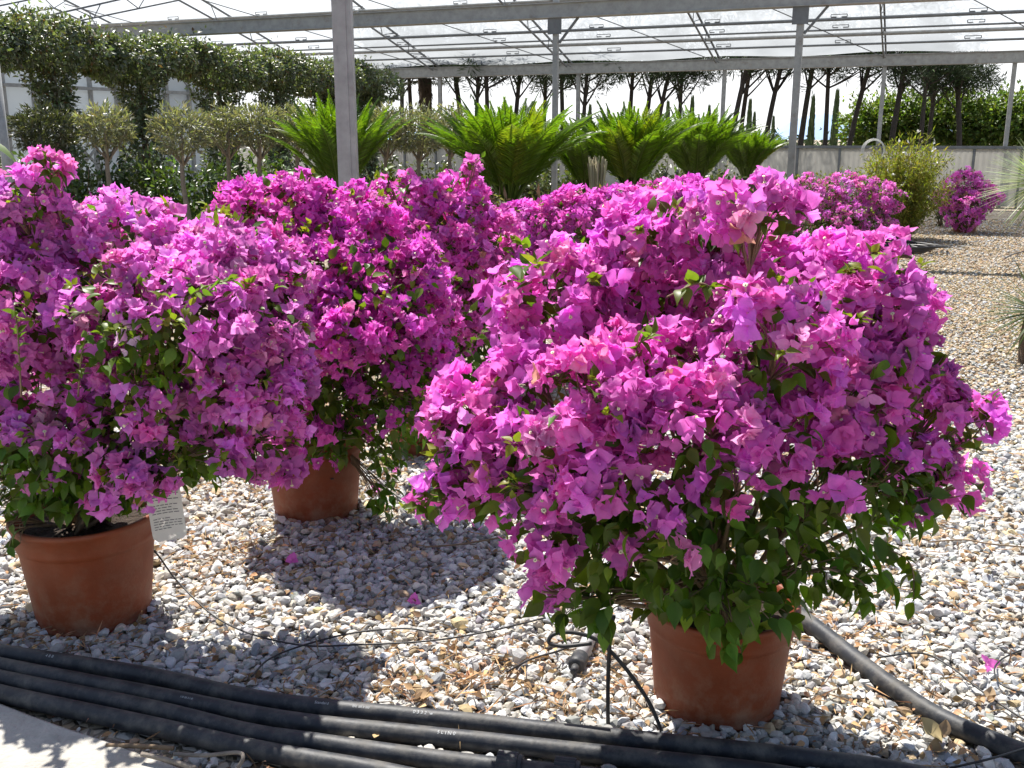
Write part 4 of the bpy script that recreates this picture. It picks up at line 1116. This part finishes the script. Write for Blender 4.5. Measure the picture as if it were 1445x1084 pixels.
# cycads
GC = 'cycads in a row behind the bougainvilleas'
def cycad(seed, nf=66, L=1.05, spread=.84):
    r = np.random.default_rng(seed); root = thing('cycad', '', 'cycad', (0, 0, 0), GC)
    lf = MB(); rc = MB()
    for k in range(nf):
        a = k * 2.39996 + r.normal(0, .12); q = (k + .5) / nf
        th0 = .05 + spread * .55 * q ** .8 + r.normal(0, .03); bend = .28 + .85 * q * spread + r.normal(0, .11)
        l_ = L * r.uniform(.9, 1.06) * (.92 + .08 * q)
        n = 24; th = th0 + bend * np.linspace(0, 1, n) ** 2.0
        dr = np.sin(th) * l_ / n; dz = np.cos(th) * l_ / n
        rad = .03 + np.cumsum(dr); z = .5 + np.cumsum(dz)
        S = np.stack([rad * math.cos(a), rad * math.sin(a), z], 1)
        T = norm(np.gradient(S, axis=0)); side = np.array([-math.sin(a), math.cos(a), 0]); up = norm(np.cross(side, T)) * -1
        rc.tube(S, np.linspace(.009, .003, n), 4, (.13, .19, .04), cap=False)
        nl = 84; u = np.linspace(.16, 1, nl); ii = u * (n - 1); i0 = np.clip(ii.astype(int), 0, n - 2); fr = (ii - i0)[:, None]
        P = S[i0] * (1 - fr) + S[i0 + 1] * fr; TT = T[i0]; UU = -up[i0]
        ln = .155 * np.sin(np.clip(u * 1.05, 0, 1) * PI * .86 + .35) * L
        for sg in (-1, 1):
            f = norm(side * sg * .72 + TT * .85 + UU * .30 + jitter(r, nl, .06)); nz = norm(UU + side * -sg * .4)
            tint = vary((.105, .180, .016), nl, .22, .07, r) * (np.array([1.35, 1.05, 1.1]) if k % 13 == 5 else np.array([.8, .85, .9]) if k % 3 == 0 else 1)
            lf.inst(NARROW2, P, frames_yz(f, nz), np.stack([np.full(nl, .036), ln * 1.05, np.full(nl, .05)], 1), tint)
    lf.build('fronds', M['cycadleaf'], root); rc.build('midribs', M['cycadleaf'], root)
    tb = MB(); prof = [(.001, .52), (.10, .50)] + [(.15 + .012 * (i % 2), .48 - i * .03) for i in range(16)] + [(.15, 0)]; tb.lathe(prof, sides=22); tb.build('trunk', M['bark'], root)
    return root
cy = [cycad(600), cycad(601), cycad(602, 58, .95, .7)]
used = [False] * 3
cyl = [(0, 482, 280, 11.0, 1.13, 1.0, 'feathery cycad directly behind the near steel post'), (1, 718, 290, 10.6, 1.17, 1.28, 'biggest cycad, wide vase of fronds in the middle of the row'), (0, 828, 275, 12.0, .95, 1.0, 'smaller cycad half behind the biggest one, left of the tied stalks'), (2, 888, 275, 11.2, 1.12, 1.25, 'cycad standing just right of the tied tan stalks'),
       (1, 982, 262, 13.0, 1.05, 1.18, 'cycad second from the right end of the row'), (2, 1052, 252, 14.0, .80, 1.35, 'smallest cycad at the right end of the row')]
for v, px, py, Y, s_, sw, lab in cyl:
    o = cy[v] if not used[v] else copy_tree(cy[v]); used[v] = True
    p = at_y(px, py, Y); o.scale = (s_ * sw, s_ * sw, s_); o.location = (p[0], Y, max(0, p[2] - .5 * s_)); o.rotation_euler = (0, 0, px * .7); o['label'] = lab
    # the trunk reaches down to the ground
    if o.location.z > 0:
        for ch in o.children:
            if ch.name.startswith('trunk'):
                k_ = (o.location.z / s_ + .52) / .52; ch.scale = (1, 1, k_); ch.location = (0, 0, .52 - .52 * k_)
# tied tan stalks
b = MB(); r = np.random.default_rng(9)
for k in range(60):
    a = r.uniform(0, 2 * PI); q = math.sqrt(r.random()); b0 = np.array([.07 * q * math.cos(a), .07 * q * math.sin(a), 0]); t1 = b0 * r.uniform(1.3, 1.7) + np.array([0, 0, 1.28 + r.uniform(-.05, .05)])
    b.tube([b0, b0 * .95 + np.array([0, 0, .9]), t1], .007, 5, vary((.42, .36, .24), 1, .2, .04, r)[0])
p = at_y(843, 250, 10.7); tag(b.build('tied_stalks', M['drystem'], loc=(p[0], 10.7, 0)), 'upright bundle of cut tan stalks in front of the cycads', 'stalks')
# dry brown plants at the foot of the cycads
def dry_plant(seed, n, rx, h):
    r = np.random.default_rng(seed); lf = MB(); d = rand_dirs(n, r); d[:, 2] = np.abs(d[:, 2]); P = d * np.array([rx, rx, h]) * r.uniform(.3, 1, (n, 1))
    lf.inst(NARROW2, P, frames_yz(norm(d + jitter(r, n, .9)), norm(jitter(r, n, 1))), r.uniform(.07, .17, n), vary((.23, .145, .075), n, .35, .08, r)); return lf
for i, (px, py, Y, rx, h, lab) in enumerate([(705, 282, 9.8, .33, .62, 'brown withered plant at the foot of the biggest cycad'), (775, 280, 10.0, .45, .66, 'tan withered plant right of the biggest cycad, before the steel post'), (845, 275, 10.2, .40, .66, 'low withered plant below the tied tan stalks'), (920, 268, 10.4, .5, .70, 'withered brown plant right of the tied stalks'), (1010, 262, 10.8, .5, .72, 'dry plant at the foot of the rightmost cycads'), (640, 275, 10.2, .4, .7, 'dry brush left of the biggest cycad')]):
    p = at_y(px, py, Y); tag(dry_plant(700 + i, 900, rx, max(.3, p[2] + .05)).build('withered_plant', M['drystem'], loc=(p[0], Y, 0)), lab, 'dry plant', 'withered plants at the foot of the cycads')

# shrub with white flowers
GS = 'flowering shrubs'
o = shrub(560, 1.6, .88, 24000, (.20, .21, .045), NARROW2, (.06, .11), 'flowering_shrub', 46, 'leaf'); o['label'] = 'yellow green feathery shrub dotted with white flowers beside the bougainvillea bush'; del o['group']
p = at_y(1284, 200, 15.2); o.location = (p[0], 15.2, 0); o.scale = (.78, .78, 1)
b = MB(); n = 14; r = np.random.default_rng(77); P = np.stack([r.uniform(-.6, .6, n), r.uniform(-.5, .1, n), r.uniform(.8, 1.6, n)], 1)
b.inst(TRIO_S, P, frames_z(jitter(r, n, 1)), np.full(n, .06), np.full((n, 3), .8)); b.build('blossoms', M['litter'], o)
GS = 'weedy plants by the back wall'
for i, (px, Y, h, lab) in enumerate([(1125, 13.0, 1.1, 'thin weedy plant at the foot of the right steel post'), (1340, 17.5, 1.0, 'grey green weed between the white flowered shrub and small bougainvillea')]):
    o = shrub(570 + i, h, .3, 420, (.10, .11, .05), NARROW2, (.06, .12), 'weed', 5); o['label'] = lab; o.location = (at_y(px, 195, Y)[0], Y, 0)

# spiky plants at the right edge
def spiky(seed, n, L, tone, wd, zc):
    r = np.random.default_rng(seed); b = MB(); d = rand_dirs(n, r); d[:, 2] = d[:, 2] * .75 + .25; d = norm(d)
    for k in range(n):
        l_ = L * r.uniform(.8, 1.1); s_ = np.linspace(0, 1, 6)
        S = d[k] * (s_ * l_)[:, None] + np.array([0, 0, zc]) + np.array([0, 0, -.10 * l_]) * (s_ ** 2)[:, None]
        sd = norm(np.cross(d[k], [0.03, 0, 1.])) * wd; V = []
        for j in range(6): V += [S[j] - sd * (1 - s_[j]) , S[j] + sd * (1 - s_[j]) + np.array([0, 0, .002])]
        b.add(V, None, [(2 * j, 2 * j + 1, 2 * j + 3, 2 * j + 2) for j in range(5)], vary(tone, 1, .2, .05, r)[0])
    return b
for px, py, Y, n, L, tone, lab in ((1474, 258, 11.0, 520, .62, (.34, .39, .25), 'silvery spiky rosette plant at the right edge before the wall'), (1466, 440, 6.6, 210, .42, (.10, .13, .055), 'dark thin leaved spiky plant low at the right edge')):
    p = at_y(px, py, Y); t = thing('spiky_plant', lab, 'plant', (p[0], Y, 0))
    spiky(int(px), n, L, tone, .020 if L > .5 else .010, p[2]).build('leaves', M['leaf'], t); b = MB(); b.lathe([(.09, 0), (.10, p[2] * .5), (.08, p[2]), (.001, p[2] + .02)], sides=16); b.build('trunk', M['bark'], t)
# broad leaf plant at the left edge
t = thing('broad_leaf_plant', 'plant with one long broad green leaf poking in at the left edge', 'plant', tuple(at_y(-40, 195, 7.5) * np.array([1, 1, 0])))
b = MB(); put_leaves(b, np.array([(0, 0, 1.45), (0, 0, 1.25), (0, 0, 1.2)]), norm(np.array([(1, -.1, .22), (.7, -.4, .6), (.6, .6, .5)])), np.tile([0, 0, 1.], (3, 1)), np.array([.36, .3, .3]), vary((.09, .15, .03), 3, .1, .05), rng, 0); b.build('leaves', M['leaf'], t)
b = MB(); b.tube([(0, 0, 0), (.02, 0, .8), (0, 0, 1.46)], [.018, .014, .008], 6); b.build('stem', M['twig'], t)

# pines
GP = 'pines standing beyond the back wall'
def pine(seed, h, lean, rad, nb=9, tuft=42):
    r = np.random.default_rng(seed); root = thing('pine_tree', '', 'pine', (0, 0, 0), GP); tb = MB(); nd = MB()
    top = np.array([lean, r.normal(0, .15), h * .83]); S = bez((0, 0, 0), (lean * .25, 0, h * .45), top, 12)
    tb.tube(S, np.linspace(.075, .048, 12) * r.uniform(.85, 1.15), 9); C = []
    for k in range(nb):
        a = k * 2.4 + r.normal(0, .3); q = r.uniform(.55, 1.0); z0 = S[int(7 + 4 * r.random())]
        e = top + np.array([rad * q * math.cos(a), rad * q * math.sin(a), r.uniform(-.55, .35) * h * .17])
        B = bez(z0, z0 * .5 + e * .5 + np.array([0, 0, -.12]), e, 7); tb.tube(B, np.linspace(.026, .009, 7), 6)
        for j in range(5): C.append(B[6 - j // 2] + r.normal(0, .24, 3) * np.array([1, 1, .55]))
    for k in range(14): C.append(top + r.normal(0, 1, 3) * np.array([rad * .45, rad * .45, .18 * h * .5]) + np.array([0, 0, .1 * h]))
    C = np.array(C); idx = np.repeat(np.arange(len(C)), tuft); d = rand_dirs(len(idx), r)
    P = C[idx] + d * r.uniform(0, .2, (len(idx), 1)); N = len(P)
    f = norm(d + np.array([0, 0, .15]) + jitter(r, N, .3))
    nd.inst(NARROW2, P, frames_yz(f, rand_dirs(N, r)), np.stack([np.full(N, .09), r.uniform(.16, .30, N), np.full(N, .1)], 1), vary((.045, .07, .028), N, .3, .1, r))
    tb.build('trunk', M['pinebark'], root); nd.build('crown', M['needle'], root); return root
pv = [pine(800, 4.2, .1, 1.1), pine(801, 4.3, .55, 1.0), pine(802, 4.1, -.12, 1.2), pine(803, 4.4, .3, .9), pine(804, 4.0, -.35, 1.0)]
pu = [False] * 5
pl = [(566, 0, 29, 'left of the fan palm'), (583, 2, 31, 'immediately left of the fan palm, with forking branches'), (658, 4, 30, 'leaning left, just right of the fan palm'), (670, 0, 29, 'thin and upright, second to the right of the fan palm'),
      (690, 2, 28, 'with spreading branches above the left half of the biggest cycad'), (722, 3, 29, 'above the middle of the biggest cycad'), (766, 0, 30, 'just left of the first back steel post'), (796, 2, 28, 'just right of the first back steel post'), (820, 0, 27, 'thick and straight beside the second thin post'),
      (886, 0, 30, 'pale upright trunk above the tied stalks'), (906, 3, 29, 'left one of the close pair above the right cycads'), (917, 1, 28, 'right one of the close pair above the right cycads'), (956, 0, 28, 'thick upright trunk above the second cycad from the right'),
      (1024, 1, 27, 'strongly leaning trunk right of the thin middle post'), (1040, 3, 29, 'slim trunk crossing behind the leaning one above the smallest cycad'), (1074, 1, 28, 'leaning trunk between the smallest cycad and right steel post'), (1126, 3, 28, 'leaning trunk just right of the right steel post'),
      (1166, 2, 28, 'umbrella crowned, in the gap above the hazy hill'), (1192, 1, 28, 'leaning bare trunk left of the leafy tree row'), (1254, 3, 27, 'dark trunk in front of the left part of the leafy tree row'), (1300, 2, 26.5, 'broad crowned double trunk in front of the leafy tree row'), (1309, 0, 27.2, 'slim second trunk beside the broad crowned pine'), (1360, 4, 27, 'trunk near the right end in front of the leafy row')]
for px, v, Y, lab in pl:
    o = pv[v] if not pu[v] else copy_tree(pv[v]); pu[v] = True
    o.location = (at_y(px, 200, Y)[0], Y, 0); o.rotation_euler = (0, 0, random.uniform(-.5, .5)); s_ = random.uniform(.94, 1.08); o.scale = (s_ * 1.1, s_ * 1.1, s_ * 1.09 * Y / 28.5)
    o['label'] = 'dark pine ' + lab
# fan palms
def fan_palm(seed, h):
    r = np.random.default_rng(seed); root = thing('fan_palm', '', 'palm', (0, 0, 0), 'fan palms beyond the back wall'); tb = MB(); lf = MB()
    tb.tube([(0, 0, 0), (.03, 0, h * .5), (0, 0, h)], [.13, .15, .20], 12)
    n = 260; a = r.uniform(0, 2 * PI, n); z = r.uniform(h * .35, h, n); P = np.stack([.15 * np.cos(a), .15 * np.sin(a), z], 1)
    lf.inst(NARROW2, P, frames_yz(np.stack([np.cos(a) * .5, np.sin(a) * .5, np.full(n, -1.)], 1), np.stack([np.cos(a), np.sin(a), np.zeros(n)], 1)), np.stack([np.full(n, .2), r.uniform(.15, .3, n), np.full(n, .1)], 1), vary((.10, .07, .04), n, .3, .05, r))
    for k in range(26):
        a = k * 2.4; e = r.uniform(-.3, 1.2); d = np.array([math.cos(a) * math.cos(e), math.sin(a) * math.cos(e), math.sin(e)]); c = np.array([0, 0, h]) + d * .55
        tb.tube([(0, 0, h), c], [.014, .009], 5); sd = norm(np.cross(d, [0, 0, 1.])); m = 18; an = np.linspace(-1.9, 1.9, m)
        f = np.cos(an)[:, None] * d + np.sin(an)[:, None] * sd; lf.inst(NARROW2, np.tile(c, (m, 1)), frames_yz(f, np.tile(np.cross(sd, d), (m, 1))), np.stack([np.full(m, .18), np.full(m, .5), np.full(m, .1)], 1), vary((.045, .07, .03), m, .2, .06, r))
    tb.build('trunk', M['bark'], root); lf.build('fronds', M['needle'], root); return root
fp = fan_palm(900, 3.15); fp['label'] = 'shaggy trunked fan palm beyond the wall, left of the first thin back post'; fp.location = (at_y(601, 195, 29.5)[0], 29.5, 0)
for px, Y, s_, lab in ((531, 30, 1.0, 'fan palm beyond the arcade, leftmost in the tree line'),):
    o = copy_tree(fp, (at_y(px, 195, Y)[0], Y, 0), px, s_, lab)
# cypresses
r = np.random.default_rng(950); cyp = thing('cypress', '', 'cypress', (0, 0, 0), 'slim cypresses beyond the pines'); lf = MB(); n = 2600
z = r.uniform(.1, 3.4, n); a = r.uniform(0, 2 * PI, n); rr = (.34 * np.sqrt(np.clip(1 - (z / 3.45), 0, 1)) * np.clip(z * 1.5, .3, 1)) * r.uniform(.5, 1.15, n)
lf.inst(NARROW2, np.stack([rr * np.cos(a), rr * np.sin(a), z], 1), frames_yz(np.stack([np.cos(a) * .4, np.sin(a) * .4, np.ones(n)], 1), np.stack([np.cos(a), np.sin(a), np.zeros(n)], 1)), r.uniform(.2, .35, n), vary((.11, .16, .07), n, .25, .08, r)); lf.build('crown', M['needle'], cyp)
b = MB(); b.tube([(0, 0, 0), (0, 0, 1.5)], [.07, .04], 6); b.build('trunk', M['bark'], cyp)
cpl = [(642, 45, .9, 'between the fan palm and the slim upright pine'), (750, 46, .9, 'left of the first back post, among pines'), (832, 44, 1.0, 'right of the second thin post'), (862, 46, .85, 'short, left of the pale pine trunk'), (941, 44, 1.05, 'left of the thick pine above the right cycads'), (975, 44, 1.12, 'just right of the thick pine above the right cycads'), (999, 45, 1.0, 'left of the thin middle post'),
       (1056, 42, 1.05, 'taller one of the pair beside the slim pine'), (1063, 45, .9, 'shorter one of the pair beside the slim pine'), (1090, 46, .85, 'short, left of the right steel post'), (1144, 41, 1.08, 'tall and slim, right of the right steel post'), (1177, 40, 1.15, 'tallest, beside the umbrella pine above the hill')]
for i, (px, Y, s_, lab) in enumerate(cpl):
    o = cyp if i == 0 else copy_tree(cyp); o.location = (at_y(px, 195, Y)[0], Y, 0); o.rotation_euler = (0, 0, i * 1.1); o.scale = (s_ * .40, s_ * .40, s_ * .80); o['label'] = 'slim dark cypress ' + lab
# row of leafy young trees, right
GR = 'leafy young trees in a row beyond the wall'
def leafy(seed):
    r = np.random.default_rng(seed); root = thing('leafy_tree', '', 'tree', (0, 0, 0), GR); lf = MB(); n = 3400
    P, d = shell_pts(n, np.array([0, 0, 1.95]), np.array([.75, .75, .80]), r, .35, 1.08); P *= 1 + .08 * np.sin(6 * d[:, :1] + 5 * d[:, 2:])
    s3 = 90; P3 = np.stack([r.normal(0, .4, s3), r.normal(0, .4, s3), 2.6 + np.abs(r.normal(0, .18, s3))], 1); P = np.concatenate([P, P3]); d = np.concatenate([d, np.tile([0, 0, 1.], (s3, 1))]); N = len(P)
    lf.inst(LEAF2, P, frames_yz(norm(d + jitter(r, N, .8)), norm(d + np.array([0, 0, .4]) + jitter(r, N, .5))), r.uniform(.09, .17, N), vary((.12, .175, .042), N, .3, .1, r)); lf.build('crown', M['leaf'], root)
    b = MB(); b.tube([(0, 0, 0), (.02, 0, 1), (0, 0, 1.9)], [.04, .035, .025], 6); b.build('trunk', M['greybark'], root)
    b = MB(); b.tube([(.12, -.1, 0), (.12, -.1, 1.5)], .02, 6); b.build('stake', M['galvdark'], root); return root
lv = [leafy(970), leafy(971)]; lu = [False] * 2
for i, (px, lab) in enumerate([(1222, 'at the left end of the row'), (1262, 'behind the leaning dark pine trunk'), (1303, 'behind the broad crowned double pine'), (1345, 'left of the last pine trunk'), (1385, 'right of the last pine trunk'), (1425, 'behind the last thin steel post'), (1466, 'at the right edge of the photo')]):
    v = i % 2; o = lv[v] if not lu[v] else copy_tree(lv[v]); lu[v] = True; Y = 29.5 - i * .25
    o.location = (at_y(px, 195, Y)[0], Y, 0); o.rotation_euler = (0, 0, i * 1.7); o.scale = (1, 1, (.92, .97, .95, .99, .93, .98, .95)[i]); o['label'] = 'leafy green young tree ' + lab
# far low scrub
sf = MB(); n = 26000; r = np.random.default_rng(990); X = r.uniform(-45, 60, n); Yv = r.uniform(48, 70, n); hh = 1.1 + .5 * np.sin(X * .9) + .4 * np.sin(X * 2.3 + 1) + .3 * np.sin(X * 5.1)
P = np.stack([X, Yv, np.abs(hh) * r.random(n)], 1); sf.inst(LEAF2, P, frames_yz(rand_dirs(n, r), rand_dirs(n, r)), r.uniform(.25, .5, n), vary((.07, .10, .04), n, .25, .08, r))
tag(sf.build('scrub', M['needle']), 'far low green scrub beyond the pines', 'scrub', kind='stuff')

# pale glasshouse behind the arcade
gl = thing('glasshouse', 'pale sheeted glasshouse side with steel grid behind the leafy arcade', 'glasshouse')
g0 = at_y(10, 200, 21) * np.array([1, 1, 0]); g1 = at_y(300, 200, 25.5) * np.array([1, 1, 0]); gl.location = tuple(g0)
gd = norm(g1 - g0); LG = np.linalg.norm(g1 - g0); gn = np.array([gd[1], -gd[0], 0]); rzG = math.atan2(gd[1], gd[0])
b = MB(); b.box(gd * LG / 2 + np.array([0, 0, 1.55]), (LG, .02, 3.1), rzG); b.build('sheet', M['ghpanel'], gl, False)
for k in range(9):
    b = MB(); b.box(gd * LG * k / 8 + gn * .05 + np.array([0, 0, 1.6]), (.07 if k % 2 else .11, .08, 3.2), rzG); b.build('mullion', M['galv'], gl, False)
for z in (.7, 1.9, 2.55, 3.15):
    b = MB(); b.bar(gn * .12 + np.array([0, 0, z]), gd * LG + gn * .12 + np.array([0, 0, z]), .05, .07); b.build('rail', M['galv'], gl, False)
for k0, k1, z0, z1 in ((2.0, 3.2, .7, 1.5), (3.2, 2.0, .7, 1.5), (6.4, 7.8, 3.0, 2.1)):
    b = MB(); b.bar(gd * LG * k0 / 8 + gn * .18 + np.array([0, 0, z0]), gd * LG * k1 / 8 + gn * .18 + np.array([0, 0, z1]), .04, .05); b.build('brace', M['galv'], gl, False)
p = at_y(5, 195, 10.0); b = MB(); b.tube([(0, 0, 0), (0, 0, 2.2)], .045, 10); tag(b.build('pole', M['galv'], loc=(p[0], 10.0, 0)), 'plain grey pole at the extreme left edge', 'pole')
